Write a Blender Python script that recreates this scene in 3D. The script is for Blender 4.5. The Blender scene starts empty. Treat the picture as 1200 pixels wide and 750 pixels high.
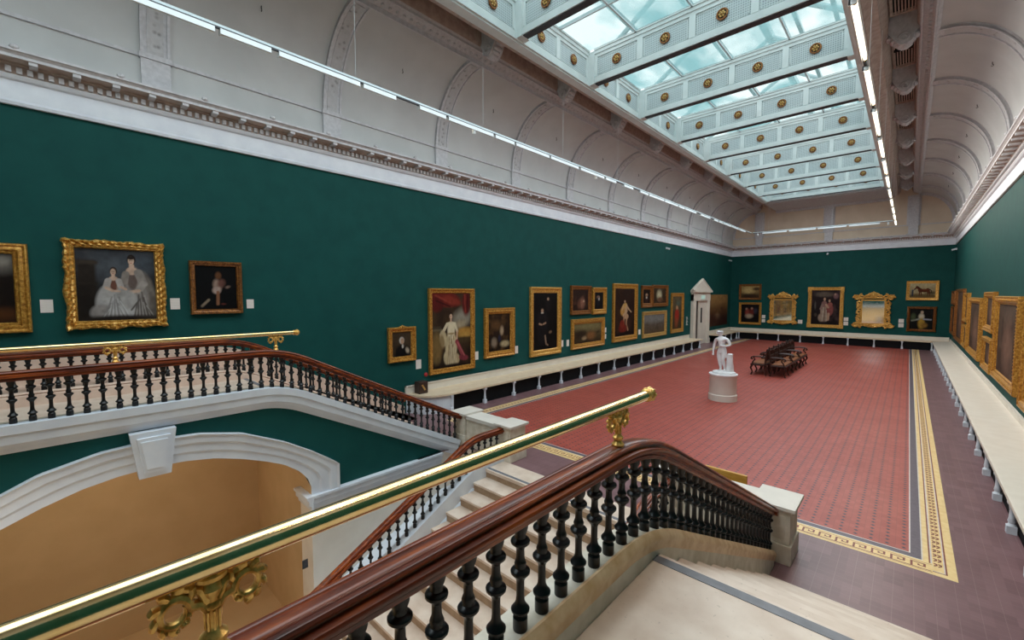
import bpy, math, random
import numpy as np
from mathutils import Vector, Matrix
random.seed(7)
PI = math.pi
SC = bpy.context.scene
COL = SC.collection

# ------------------------------------------------------------------ mesh helper
class MB:
    def __init__(s):
        s.v = []; s.f = []; s.m = []
    def add(s, vs, fs, mi=0):
        o = len(s.v)
        s.v.extend([tuple(p) for p in vs])
        for f in fs:
            s.f.append([i + o for i in f]); s.m.append(mi)
    def box(s, x0, x1, y0, y1, z0, z1, mi=0):
        if x0 > x1: x0, x1 = x1, x0
        if y0 > y1: y0, y1 = y1, y0
        if z0 > z1: z0, z1 = z1, z0
        vs = [(x0,y0,z0),(x1,y0,z0),(x1,y1,z0),(x0,y1,z0),(x0,y0,z1),(x1,y0,z1),(x1,y1,z1),(x0,y1,z1)]
        s.add(vs, [(0,3,2,1),(4,5,6,7),(0,1,5,4),(1,2,6,5),(2,3,7,6),(3,0,4,7)], mi)
    def quad(s, a, b, c, d, mi=0):
        s.add([a,b,c,d], [(0,1,2,3)], mi)
    def rect(s, x0, x1, y0, y1, z, mi=0):
        s.quad((x0,y0,z),(x1,y0,z),(x1,y1,z),(x0,y1,z), mi)
    def lathe(s, prof, n=16, c=(0,0,0), mi=0, cap=True, sx=1, sy=1):
        o = []
        for r, z in prof:
            for i in range(n):
                a = 2*PI*i/n
                o.append((c[0]+sx*r*math.cos(a), c[1]+sy*r*math.sin(a), c[2]+z))
        fs = []
        for j in range(len(prof)-1):
            for i in range(n):
                k = (i+1) % n
                fs.append((j*n+i, j*n+k, (j+1)*n+k, (j+1)*n+i))
        if cap:
            fs.append(tuple(reversed(range(n))))
            fs.append(tuple((len(prof)-1)*n+i for i in range(n)))
        s.add(o, fs, mi)
    def sweep(s, rings, closed_ring=True, cap=True, mi=0, loop=False):
        n = len(rings[0]); vs = [p for r in rings for p in r]; fs = []
        R = len(rings)
        for j in range(R if loop else R-1):
            jj = (j+1) % R
            for i in range(n if closed_ring else n-1):
                k = (i+1) % n
                fs.append((j*n+i, j*n+k, jj*n+k, jj*n+i))
        if cap and closed_ring and not loop:
            fs.append(tuple(reversed(range(n)))); fs.append(tuple((R-1)*n+i for i in range(n)))
        s.add(vs, fs, mi)
    def tube(s, pts, r, n=8, mi=0, cap=True, flat=1.0):
        rings = []
        P = [Vector(p) for p in pts]
        up0 = None
        for i, p in enumerate(P):
            t = (P[min(i+1,len(P)-1)] - P[max(i-1,0)]).normalized()
            if up0 is None:
                up0 = Vector((0,0,1)) if abs(t.z) < .9 else Vector((1,0,0))
            a = t.cross(up0)
            if a.length < 1e-5: a = t.cross(Vector((1,0,0)))
            a.normalize(); b = a.cross(t).normalized(); up0 = b
            rr = r[i] if isinstance(r, (list, tuple)) else r
            rings.append([p + a*rr*flat*math.cos(2*PI*k/n) + b*rr*math.sin(2*PI*k/n) for k in range(n)])
        s.sweep(rings, True, cap, mi)
    def ball(s, c, rx, ry=None, rz=None, n=10, m=6, mi=0):
        ry = rx if ry is None else ry; rz = rx if rz is None else rz
        rings = []
        for j in range(m+1):
            t = -PI/2 + PI*j/m
            k = max(math.cos(t), .02)
            rings.append([(c[0]+rx*k*math.cos(2*PI*i/n), c[1]+ry*k*math.sin(2*PI*i/n), c[2]+rz*math.sin(t)) for i in range(n)])
        s.sweep(rings, True, True, mi)
    def prism(s, poly, axis, a, b, mi=0):
        # poly: 2-D outline; axis 'x': (y,z) extruded x a..b ; 'y': (x,z); 'z': (x,y)
        def mk(p, t):
            return (t,p[0],p[1]) if axis == 'x' else ((p[0],t,p[1]) if axis == 'y' else (p[0],p[1],t))
        n = len(poly)
        vs = [mk(p,a) for p in poly] + [mk(p,b) for p in poly]
        fs = [tuple(reversed(range(n))), tuple(range(n,2*n))] + [(i,(i+1)%n,n+(i+1)%n,n+i) for i in range(n)]
        s.add(vs, fs, mi)
    def build(s, name, mats, parent=None, smooth=False, loc=None, bevel=0):
        me = bpy.data.meshes.new(name)
        me.from_pydata(s.v, [], s.f)
        ml = mats if isinstance(mats, (list, tuple)) else [mats]
        for m in ml: me.materials.append(m)
        if len(ml) > 1:
            for p, mi in zip(me.polygons, s.m): p.material_index = mi
        import bmesh
        bm = bmesh.new(); bm.from_mesh(me)
        bmesh.ops.recalc_face_normals(bm, faces=bm.faces)
        bm.to_mesh(me); bm.free()
        if smooth:
            for p in me.polygons: p.use_smooth = True
            try: me.set_sharp_from_angle(angle=math.radians(38))
            except Exception: pass
        me.update()
        o = bpy.data.objects.new(name, me); COL.objects.link(o)
        if parent: o.parent = parent
        if loc: o.location = loc
        if bevel:
            b = o.modifiers.new('bevel', 'BEVEL'); b.width = bevel; b.segments = 2; b.limit_method = 'ANGLE'
        return o

def tag(o, label, cat, group=None, kind=None):
    o['label'] = label; o['category'] = cat
    if group: o['group'] = group
    if kind: o['kind'] = kind
    return o
def struct(o, label=None, cat=None):
    o['kind'] = 'structure'
    if label: o['label'] = label
    if cat: o['category'] = cat
    return o
def empty(name, loc=(0,0,0), rz=0):
    o = bpy.data.objects.new(name, None); COL.objects.link(o)
    o.empty_display_size = .1; o.location = loc; o.rotation_euler = (0,0,rz)
    return o
def thing(name, label, cat, loc=(0,0,0), rz=0, group=None):
    return tag(empty(name, loc, rz), label, cat, group)
def cp(o, parent, loc=None, rz=None):
    c = o.copy(); COL.objects.link(c); c.parent = parent
    if loc is not None: c.location = loc
    if rz is not None: c.rotation_euler = (0,0,rz)
    return c
def cp_tree(o, parent=None):
    c = o.copy(); COL.objects.link(c); c.parent = parent
    for ch in list(o.children): cp_tree(ch, c)
    return c

# ------------------------------------------------------------------ materials
def s2l(c):
    c = c/255.0
    return c/12.92 if c <= .04045 else ((c+.055)/1.055)**2.4
def rgb(r, g, b): return (s2l(r), s2l(g), s2l(b), 1)
class NT:
    def __init__(s, name):
        s.mat = bpy.data.materials.new(name); s.mat.use_nodes = True
        s.t = s.mat.node_tree; s.t.nodes.clear()
        s.out = s.n('ShaderNodeOutputMaterial')
    def n(s, typ, **kw):
        x = s.t.nodes.new(typ)
        for k, v in kw.items(): setattr(x, k, v)
        return x
    def l(s, a, b): s.t.links.new(a, b)
    def math(s, op, a, b=None, c=None):
        x = s.n('ShaderNodeMath', operation=op)
        for i, q in enumerate((a, b, c)):
            if q is None: continue
            if isinstance(q, (int, float)): x.inputs[i].default_value = q
            else: s.l(q, x.inputs[i])
        return x.outputs[0]
    def mix(s, fac, a, b):
        x = s.n('ShaderNodeMix', data_type='RGBA')
        if isinstance(fac, (int, float)): x.inputs[0].default_value = fac
        else: s.l(fac, x.inputs[0])
        for i, q in ((6, a), (7, b)):
            if isinstance(q, tuple): x.inputs[i].default_value = q
            else: s.l(q, x.inputs[i])
        return x.outputs[2]
    def coords(s, scale=(1,1,1), obj=True):
        tc = s.n('ShaderNodeTexCoord'); mp = s.n('ShaderNodeMapping')
        s.l(tc.outputs['Object' if obj else 'Generated'], mp.inputs[0]); mp.inputs['Scale'].default_value = scale
        return mp.outputs[0]
    def noise(s, vec, scale=5, detail=3, rough=.5):
        x = s.n('ShaderNodeTexNoise'); s.l(vec, x.inputs['Vector'])
        x.inputs['Scale'].default_value = scale; x.inputs['Detail'].default_value = detail; x.inputs['Roughness'].default_value = rough
        return x.outputs['Fac']
    def ramp(s, fac, *stops):
        x = s.n('ShaderNodeValToRGB'); s.l(fac, x.inputs[0]); e = x.color_ramp.elements
        while len(e) < len(stops): e.new(.5)
        for i, (p, c) in enumerate(stops): e[i].position = p; e[i].color = c
        return x.outputs[0]
    def bsdf(s, col, rough=.5, metal=0, spec=.5, coat=0, bump=None, bstr=.1, bdist=.01, coatr=.1):
        b = s.n('ShaderNodeBsdfPrincipled')
        if isinstance(col, tuple): b.inputs['Base Color'].default_value = col
        else: s.l(col, b.inputs['Base Color'])
        if isinstance(rough, (int, float)): b.inputs['Roughness'].default_value = rough
        else: s.l(rough, b.inputs['Roughness'])
        b.inputs['Metallic'].default_value = metal
        b.inputs['Specular IOR Level'].default_value = spec
        b.inputs['Coat Weight'].default_value = coat; b.inputs['Coat Roughness'].default_value = coatr
        if bump is not None:
            x = s.n('ShaderNodeBump'); s.l(bump, x.inputs['Height']); x.inputs['Strength'].default_value = bstr; x.inputs['Distance'].default_value = bdist
            s.l(x.outputs[0], b.inputs['Normal'])
        s.l(b.outputs[0], s.out.inputs[0])
        return s.mat
def mottled(name, a, b, scale=6, rough=.6, spec=.3, coat=0, metal=0, bstr=.0, stretch=(1,1,1), detail=4, p0=.35, p1=.65):
    t = NT(name); v = t.coords(stretch); nz = t.noise(v, scale, detail)
    return t.bsdf(t.ramp(nz, (p0, a), (p1, b)), rough, metal, spec, coat, nz if bstr else None, bstr)

M = {}
M['green'] = mottled('green_wall_fabric', rgb(9,68,65), rgb(14,74,70), 3.0, .7, .2, bstr=.03)
M['plaster'] = mottled('ceiling_plaster', rgb(188,190,190), rgb(196,198,198), 1.5, .8, .2)
M['stucco'] = mottled('stucco_ornament', rgb(186,186,190), rgb(202,202,206), 14, .7, .25, bstr=.1)
M['browncornice'] = mottled('cornice_dentil_paint', rgb(168,150,140), rgb(186,170,160), 8, .7, .2)
M['cream'] = mottled('cream_painted_wood', rgb(222,212,198), rgb(228,219,206), 4, .45, .4)
M['creamwarm'] = mottled('warm_cream_painted_wood', rgb(220,198,168), rgb(228,208,180), 4, .45, .4)
M['white'] = mottled('white_paint', rgb(210,215,224), rgb(220,225,232), 4, .5, .4)
M['stone'] = mottled('pale_portland_stone', rgb(204,192,172), rgb(224,214,198), 9, .55, .35, bstr=.03)
def marble():
    t = NT('pale_stair_marble'); v = t.coords(); n1 = t.noise(v, 5, 4); n2 = t.noise(v, 55, 2)
    c = t.ramp(n1, (.35, rgb(206,184,166)), (.65, rgb(222,204,188)))
    c = t.mix(t.ramp(n2, (.68,(0,0,0,1)), (.76,(.45,.45,.45,1))), c, rgb(150,130,116))
    return t.bsdf(c, .42, 0, .4)
M['marble'] = marble()
M['tan'] = mottled('tan_worn_stone', rgb(204,168,124), rgb(226,198,160), 12, .45, .4)
M['riser'] = mottled('brown_riser_stone', rgb(150,124,100), rgb(168,142,116), 12, .5, .3)
M['greystone'] = mottled('grey_band_stone', rgb(104,104,110), rgb(120,120,126), 12, .45, .4)
M['beige'] = mottled('beige_plaster', rgb(196,166,126), rgb(204,174,134), 2, .7, .2)
M['pinkstone'] = mottled('pinkish_stone', rgb(214,184,166), rgb(224,198,180), 5, .55, .3)
M['black'] = mottled('black_cast_iron_paint', rgb(8,8,10), rgb(13,14,17), 20, .32, .4)
M['brass'] = mottled('polished_brass', rgb(234,204,142), rgb(244,218,164), 16, .17, .5, metal=1)
M['brassold'] = mottled('aged_brass', rgb(196,142,62), rgb(250,206,120), 40, .3, .5, metal=.6, bstr=.25)
M['mesh'] = mottled('black_mesh', rgb(8,9,11), rgb(16,17,20), 60, .7, .2)
M['purple'] = None
M['marble_white'] = mottled('white_statue_marble', rgb(222,222,224), rgb(234,234,236), 6, .45, .4)
M['pedestal'] = mottled('white_pedestal_paint', rgb(212,204,194), rgb(220,212,202), 3, .55, .3)
M['card'] = None
M['fitting'] = mottled('white_lamp_housing', rgb(226,232,234), rgb(232,238,240), 3, .35, .5)
M['track'] = mottled('white_track', rgb(200,214,218), rgb(210,224,226), 3, .4, .4)
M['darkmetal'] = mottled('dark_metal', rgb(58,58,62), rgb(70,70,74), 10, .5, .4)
M['skybeam'] = mottled('skylight_white_paint', rgb(214,222,222), rgb(222,230,230), 4, .5, .35)
M['red'] = mottled('red_plastic', rgb(176,36,36), rgb(186,44,44), 4, .4, .5)
M['cushion'] = mottled('brown_leather', rgb(118,66,32), rgb(146,86,44), 14, .45, .4, bstr=.05)
M['oakboard'] = mottled('honey_wood', rgb(190,138,52), rgb(214,164,78), 3, .4, .4, stretch=(1,1,8))
M['darkbox'] = mottled('dark_brown_box', rgb(52,36,30), rgb(66,46,38), 8, .4, .4)

def wood(name, a, b, c, stretch, rough=.28, coat=.5):
    t = NT(name); v = t.coords(stretch); nz = t.noise(v, 9, 6, .6)
    return t.bsdf(t.ramp(nz, (.3,a), (.5,b), (.72,c)), rough, 0, .5, coat, nz, .05)
M['mahogany'] = wood('mahogany', rgb(58,17,5), rgb(112,42,10), rgb(184,90,22), (4,.25,4), .3, .15)
M['darkwood'] = wood('dark_carved_wood', rgb(34,15,11), rgb(50,23,15), rgb(72,34,22), (4,4,.6), .5, .05)

def gold(name, a, b, c, scale=24, rough=.34, metal=.4, bstr=.35):
    t = NT(name); v = t.coords(); nz = t.noise(v, scale, 5, .6)
    return t.bsdf(t.ramp(nz, (.3,a), (.5,b), (.7,c)), rough, metal, .5, 0, nz, bstr, .012)
M['gold'] = gold('gilt_gold', rgb(128,78,26), rgb(190,134,54), rgb(230,184,96))
M['goldbright'] = gold('bright_gilt', rgb(158,104,40), rgb(212,158,72), rgb(240,200,120))
M['golddark'] = gold('old_gilt', rgb(84,48,22), rgb(136,84,38), rgb(182,124,62))
M['goldpale'] = gold('pale_gilt', rgb(150,112,56), rgb(196,156,88), rgb(226,192,128))

# red encaustic tile field
def tile_red():
    t = NT('red_encaustic_tile'); tc = t.n('ShaderNodeTexCoord'); sp = t.n('ShaderNodeSeparateXYZ'); t.l(tc.outputs['Object'], sp.inputs[0])
    X, Y = sp.outputs[0], sp.outputs[1]
    sx, sy = .15, .10
    def cell(v, s):
        return t.math('MULTIPLY', t.math('SUBTRACT', t.math('FRACT', t.math('DIVIDE', v, s)), .5), s)
    cx, cy = cell(X, sx), cell(Y, sy)
    dx = t.math('ABSOLUTE', cx); dy = t.math('ABSOLUTE', cy)
    dot = t.math('LESS_THAN', t.math('ADD', dx, t.math('MULTIPLY', dy, 1.0)), .026)
    gx = t.math('GREATER_THAN', dx, sx/2-.0022); gy = t.math('GREATER_THAN', dy, sy/2-.0022)
    grout = t.math('MAXIMUM', gx, gy)
    cb = t.n('ShaderNodeCombineXYZ')
    t.l(t.math('FLOOR', t.math('DIVIDE', X, sx)), cb.inputs[0]); t.l(t.math('FLOOR', t.math('DIVIDE', Y, sy)), cb.inputs[1])
    wn = t.n('ShaderNodeTexWhiteNoise', noise_dimensions='2D'); t.l(cb.outputs[0], wn.inputs['Vector'])
    nz = t.noise(t.coords(), .7, 3)
    base = t.mix(wn.outputs['Value'], rgb(160,70,56), rgb(178,84,70))
    base = t.mix(t.math('MULTIPLY', nz, .5), base, rgb(150,72,66))
    c = t.mix(t.math('MULTIPLY', grout, .55), base, rgb(120,62,56))
    c = t.mix(dot, c, rgb(66,52,64))
    return t.bsdf(c, t.math('ADD', .34, t.math('MULTIPLY', nz, .2)), 0, .45)
M['redtile'] = tile_red()
def tile_purple():
    t = NT('purple_brown_tile'); tc = t.n('ShaderNodeTexCoord'); sp = t.n('ShaderNodeSeparateXYZ'); t.l(tc.outputs['Object'], sp.inputs[0])
    X, Y = sp.outputs[0], sp.outputs[1]
    def edge(v, s, w):
        f = t.math('ABSOLUTE', t.math('SUBTRACT', t.math('FRACT', t.math('DIVIDE', v, s)), .5))
        return t.math('GREATER_THAN', f, .5 - w/s)
    g = t.math('MAXIMUM', edge(X, .155, .0022), edge(Y, .155, .0016))
    cb = t.n('ShaderNodeCombineXYZ')
    t.l(t.math('ROUND', t.math('DIVIDE', X, .155)), cb.inputs[0]); t.l(t.math('ROUND', t.math('DIVIDE', Y, .155)), cb.inputs[1])
    wn = t.n('ShaderNodeTexWhiteNoise', noise_dimensions='2D'); t.l(cb.outputs[0], wn.inputs['Vector'])
    base = t.mix(wn.outputs['Value'], rgb(110,80,82), rgb(132,100,102))
    nz = t.noise(t.coords(), 1.1, 4)
    base = t.mix(t.math('MULTIPLY', nz, .6), base, rgb(116,86,92))
    c = t.mix(t.math('MULTIPLY', g, .5), base, rgb(150,126,124))
    return t.bsdf(c, .36, 0, .45)
M['purple'] = tile_purple()
M['greytile'] = mottled('slate_grey_tile', rgb(88,78,88), rgb(100,90,100), 20, .4, .4)
M['yellow'] = mottled('buff_yellow_tile', rgb(228,194,132), rgb(238,208,150), 14, .4, .4)
M['paleline'] = mottled('pale_inlay', rgb(206,194,188), rgb(216,206,200), 14, .4, .4)
M['keyred'] = mottled('dark_red_inlay', rgb(122,58,44), rgb(138,68,52), 14, .4, .4)
def perf():
    t = NT('perforated_panel'); v = t.coords(); sp = t.n('ShaderNodeSeparateXYZ'); t.l(v, sp.inputs[0])
    def d(a, s):
        return t.math('ABSOLUTE', t.math('SUBTRACT', t.math('FRACT', t.math('DIVIDE', a, s)), .5))
    u = t.math('ADD', sp.outputs[0], sp.outputs[1])
    k = t.math('LESS_THAN', t.math('MAXIMUM', d(u, .045), d(sp.outputs[2], .05)), .27)
    return t.bsdf(t.mix(k, rgb(200,210,212), rgb(146,158,162)), .6, 0, .3)
M['perf'] = perf()
def ribmat():
    t = NT('rib_guilloche'); v = t.coords(); 
    vo = t.n('ShaderNodeTexVoronoi'); t.l(v, vo.inputs['Vector']); vo.inputs['Scale'].default_value = 9
    return t.bsdf(t.ramp(vo.outputs['Distance'], (.05, rgb(140,138,138)), (.35, rgb(186,186,188))), .75, 0, .2, 0, vo.outputs['Distance'], .6, .03)
M['ribpanel'] = ribmat()
def cardmat():
    t = NT('printed_card'); v = t.coords(); sp = t.n('ShaderNodeSeparateXYZ'); t.l(v, sp.inputs[0])
    z = t.math('FRACT', t.math('DIVIDE', sp.outputs[2], .022))
    ln = t.math('LESS_THAN', z, .32)
    ins = t.math('MULTIPLY', t.math('LESS_THAN', t.math('ABSOLUTE', sp.outputs[0]), .075), ln)
    return t.bsdf(t.mix(t.math('MULTIPLY', ins, .3), rgb(232,222,214), rgb(150,140,134)), .6, 0, .3)
M['card'] = cardmat()
def vcol():
    t = NT('oil_painted_canvas'); a = t.n('ShaderNodeVertexColor', layer_name='paint')
    nz = t.noise(t.coords(), 60, 2)
    return t.bsdf(a.outputs[0], .6, 0, .12, 0, nz, .05)
M['paint'] = vcol()
def emis(name, col, s):
    t = NT(name); e = t.n('ShaderNodeEmission'); e.inputs[0].default_value = col; e.inputs[1].default_value = s
    t.l(e.outputs[0], t.out.inputs[0]); return t.mat
M['tube'] = emis('warm_fluorescent_tube', (1, .86, .66, 1), 5.0)
def glass():
    t = NT('frosted_roof_glass')
    tl = t.n('ShaderNodeBsdfTranslucent'); tl.inputs[0].default_value = (.46,.70,.72,1)
    tr = t.n('ShaderNodeBsdfTransparent'); tr.inputs[0].default_value = (.93,1,1,1)
    gl = t.n('ShaderNodeBsdfGlossy'); gl.inputs[1].default_value = .2
    nz = t.noise(t.coords((1,.5,1)), .75, 3, .55)
    mx = t.n('ShaderNodeMixShader'); t.l(t.ramp(nz, (.36,(.22,.22,.22,1)), (.60,(.98,.98,.98,1))), mx.inputs[0])
    t.l(tl.outputs[0], mx.inputs[1]); t.l(tr.outputs[0], mx.inputs[2])
    m2 = t.n('ShaderNodeMixShader'); m2.inputs[0].default_value = .04
    t.l(mx.outputs[0], m2.inputs[1]); t.l(gl.outputs[0], m2.inputs[2])
    t.l(m2.outputs[0], t.out.inputs[0]); return t.mat
M['glass'] = glass()
def mirror():
    t = NT('old_mirror_glass'); nz = t.noise(t.coords(), 9, 3)
    return t.bsdf((.86,.88,.84,1), t.math('MULTIPLY', nz, .12), 1, .5)
M['mirror'] = mirror()

# ------------------------------------------------------------------ key dimensions
XL, XR, YF, YN = -9.22, 1.72, 32.5, -5.0     # hall walls
XC = -3.75                                    # axis of the hall
LZ = 1.54                                     # stair landing height
BZ = -2.6                                     # lower floor
def mx(x): return 2*XC - x                    # mirror across the hall axis

# ------------------------------------------------------------------ floor
f = MB()
f.rect(XL, XR, 5.40, YF, 0, 0)
f.rect(XL, -6.40, 4.4, 5.40, 0, 0)
f.rect(-1.10, XR, 4.4, 5.40, 0, 0)
rx1, ry0 = .119, 6.677; rx0 = mx(rx1)
f.rect(rx0, rx1, ry0, YF, .001, 1)
def ring(o0, o1, mi, z=.001):          # band between offsets o0..o1 round three sides of the red field
    f.rect(rx0-o1, rx1+o1, ry0-o1, ry0-o0, z, mi)
    f.rect(rx0-o1, rx0-o0, ry0-o0, YF, z, mi)
    f.rect(rx1+o0, rx1+o1, ry0-o0, YF, z, mi)
for a, b, mi in ((0,.014,3),(.014,.105,2),(.105,.117,3),(.117,.165,4),(.165,.178,5),(.178,.192,3),(.192,.282,4),(.282,.292,3),(.292,.306,5),(.306,.38,4)):
    ring(a, b, mi)
# guilloche and key figures inlaid in the band .192-.282
def keyfig(px, py, dx, dy, nx, ny, L):
    # a squared meander unit starting at (px,py) running along d, across n (0..1 of band)
    def r(a0, a1, b0, b1):
        p = []
        for a, b in ((a0,b0),(a1,b0),(a1,b1),(a0,b1)):
            p.append((px+dx*a*L+nx*b*.09, py+dy*a*L+ny*b*.09, .0022))
        f.add(p, [(0,1,2,3)], 5)
    r(.0,.12,.1,.9); r(.12,.75,.78,.9); r(.63,.75,.35,.78); r(.35,.63,.35,.47); r(.0,1,.0,.1); r(.35,.45,.47,.62)
f.rect(rx0-.19, rx1+.19, ry0-.366, ry0-.125, .0015, 4)
f.rect(rx0-.19, rx1+.19, ry0-.338, ry0-.330, .0018, 5); f.rect(rx0-.19, rx1+.19, ry0-.160, ry0-.152, .0018, 5)
n = 48; L = (rx1-rx0+.36)/n
for i in range(n): keyfig(rx0-.18+i*L, ry0-.318, 1, 0, 0, 1.6, L)
L = .12
for i in range(int((YF-.8-ry0+.28)/L)):
    y = ry0-.19+i*L
    for sgn, xx in ((1, rx1+.192), (-1, rx0-.192)):
        for q in (0, 1):
            x0 = xx+sgn*(.012+.035*q); x1 = x0+sgn*.03
            f.add([(x0,y+.01,.0022),(x1,y+.045,.0022),(x1,y+.075,.0022),(x0,y+.04,.0022)], [(0,1,2,3)], 5)
            f.add([(x0,y+.07,.0022),(x0,y+.1,.0022),(x1,y+.062+.025,.0022),(x1,y+.052+.01,.0022)], [(0,1,2,3)], 5)
floor = struct(f.build('floor', [M['purple'],M['redtile'],M['greytile'],M['paleline'],M['yellow'],M['keyred']]))
# slab edge under the hall floor along the stairwell
e = MB(); e.box(-6.40, -1.10, 5.401, 5.6, BZ, -.004); struct(e.build('wall_well', M['pinkstone']))
e = MB(); e.box(XL-.1, XR+.1, YN, 5.4, BZ-.2, BZ); struct(e.build('floor_lower', M['beige']))

# ------------------------------------------------------------------ walls
w = MB(); w.box(XL-.25, XL, YN, YF+.25, BZ, 6.1); struct(w.build('wall_left', M['green']))
w = MB(); w.box(XR, XR+.25, YN, YF+.25, BZ, 6.1); struct(w.build('wall_right', M['green']))
w = MB(); w.box(XL, XR, YF, YF+.25, -.2, 6.1); struct(w.build('wall_far', M['green']))
w = MB(); w.box(XL-.25, XR+.25, YN-.25, YN, BZ, 9.6); struct(w.build('wall_near', M['green']))

# cornice: profile (d = distance out of the wall, z)
PROF = [(0,5.62),(.05,5.62),(.06,5.66),(.035,5.70),(.035,5.95),(.075,5.965),(.10,6.00),(.10,6.02)]
PROF2 = [(.10,6.02),(.10,6.11),(.15,6.13),(.15,6.155),(.34,6.16)]
PROF3 = [(.34,6.16),(.34,6.20),(.37,6.225),(.395,6.235),(.395,6.265),(.36,6.265),(.36,6.28),(0,6.28)]
def cornice(name, P, inward, length, mitre0, mitre1):
    # P(t,d) -> xy along wall
    m = MB()
    for prof, mi in ((PROF,0),(PROF2,1),(PROF3,2)):
        ra = []
        for end in (0,1):
            r = []
            for d, z in prof:
                t = (d if mitre0 else 0) if end == 0 else length-(d if mitre1 else 0)
                x, y = P(t, d); r.append((x,y,z))
            ra.append(r)
        m.sweep(ra, False, False, mi)
    def bx(t0, t1, d0, d1, z0, z1, mi):
        c = [P(t0,d0),P(t1,d0),P(t1,d1),P(t0,d1)]
        vs = [(x,y,z0) for x,y in c]+[(x,y,z1) for x,y in c]
        m.add(vs, [(0,3,2,1),(4,5,6,7),(0,1,5,4),(1,2,6,5),(2,3,7,6),(3,0,4,7)], mi)
    t = .2
    while t < length-.2:
        bx(t, t+.055, .095, .148, 6.03, 6.105, 3); t += .1
    t = .3
    while t < length-.3:
        bx(t, t+.085, .14, .325, 6.115, 6.16, 2); t += .42
    t = .6
    while t < length-.3:
        x, y = P(t, .375); m.ball((x,y,6.285), .05, .05, .04, 8, 5, 2); t += 1.05
    return struct(m.build(name, [M['white'],M['browncornice'],M['stucco'],M['stucco']]))
cornice('trim_1', lambda t,d: (XL+d, YN+t), 1, YF-YN, True, True)
cornice('trim_2', lambda t,d: (XL+t, YF-d), 1, XR-XL, True, True)
cornice('trim_3', lambda t,d: (XR-d, YN+t), 1, YF-YN, True, True)

# ------------------------------------------------------------------ ceiling: coves, beams, soffits
CZ0, CA, CB = 6.80, 1.42, 1.70             # springing, cove half-axes
XB = XL+.07                                  # face of the attic wall
def cove(s, k, off=0.0):                    # k 0..1 from springing to crown; off inward
    a = k*PI/2
    x = CA - (CA-off)*math.cos(a); z = CZ0 + (CB-off)*math.sin(a)
    return (XB + x) if s < 0 else (mx(XB) - x), z
c = MB()
for s in (-1, 1):
    pr = [((XB if s < 0 else mx(XB)), 6.2)] + [cove(s, k/14) for k in range(15)]
    c.sweep([[(x,YN,z) for x,z in pr], [(x,YF,z) for x,z in pr]], False, False, 0)
    sx = lambda d: XB+CA+d if s < 0 else mx(XB+CA+d)
    # beam at the crown: bead, inclined grey face, recess for the grilles, inner soffit, skylight kerb
    pr = [(sx(0),8.50),(sx(-.02),8.46),(sx(.04),8.43),(sx(.07),8.47),(sx(.07),8.50),(sx(.26),8.60),(sx(.30),8.66),(sx(.34),8.74),(sx(.34),9.02),(sx(.80),9.02),(sx(.80),8.70),(sx(.86),8.62),(sx(.90),8.52),(sx(1.02),8.50),(sx(1.10),8.42),(sx(1.16),8.42)]
    c.sweep([[(x,YN,z) for x,z in pr[:7]], [(x,YF,z) for x,z in pr[:7]]], False, False, 1)
    c.sweep([[(x,YN,z) for x,z in pr[6:]], [(x,YF,z) for x,z in pr[6:]]], False, False, 2)
    yb = YN+.1
    while yb < 29.2:
        c.ball((sx(.14), yb, 8.527), .035, .04, .03, 6, 4, 1); yb += .16
    for (da,za,db,zb_) in ((.045,8.43,.075,8.40),(.25,8.595,.275,8.57)):
        c.sweep([[(sx(da),yy,za+.03),(sx(da),yy,zb_),(sx(db),yy,zb_),(sx(db),yy,za+.03)] for yy in (YN,YF)], True, True, 1)
# flat strip at the far end between skylight and end wall, and the end wall above the cornice
xs0, xs1 = XB+CA+1.16, mx(XB+CA+1.16)
c.box(xs0, xs1, 29.12, YF, 8.42, 8.5, 1)
c.box(xs0, xs1, 29.35, 29.5, 8.38, 8.42, 1)
c.box(XL, XR, YF-.06, YF+.2, 6.2, 9.3, 3)
c.box(xs0, xs1, YF-.22, YF-.06, 8.28, 8.42, 1)
# string course
for s in (-1,1):
    x0 = XB if s < 0 else mx(XB); d = .035*(1 if s < 0 else -1)
    c.box(x0, x0+d, YN, YF, 6.79, 6.84, 1)
c.box(XL, XR, YF-.1, YF-.06, 6.79, 6.84, 1)
ceiling = struct(c.build('ceiling', [M['plaster'],M['stucco'],M['browncornice'],mottled('tan_end_wall_plaster', rgb(206,190,170), rgb(214,199,180), 1.5, .8, .2)], smooth=True))
def rib_mesh(s, y, hw=.19):
    m = MB()
    for (wd, off, mi) in ((hw,.05,0),(hw*.55,.062,1)):
        a = []; N = 18
        for k in range(N+1):
            kk = k/N if mi == 0 else .02+.94*k/N
            a.append(kk)
        rings = []
        for kk in a:
            x0,z0 = cove(s,kk,0); x1,z1 = cove(s,kk,off)
            rings.append([(x0,y-wd,z0),(x1,y-wd,z1),(x1,y+wd,z1),(x0,y+wd,z0)])
        m.sweep(rings, True, True, mi)
    # narrow raised fillets either side
    for e in (-hw, hw-.04):
        rings = []
        for k in range(19):
            x0,z0 = cove(s,k/18,.04); x1,z1 = cove(s,k/18,.075)
            rings.append([(x0,y+e,z0),(x1,y+e,z1),(x1,y+e+.04,z1),(x0,y+e+.04,z0)])
        m.sweep(rings, True, True, 0)
    x0 = XB if s < 0 else mx(XB); g = 1 if s < 0 else -1
    m.box(x0, x0+g*.06, y-hw, y+hw, 6.24, 6.79, 0)
    m.box(x0, x0+g*.085, y-hw-.02, y+hw+.02, 6.77, 6.85, 0)
    return m
RIBS = [1.31+2.89*k for k in range(-1, 11)]
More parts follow.
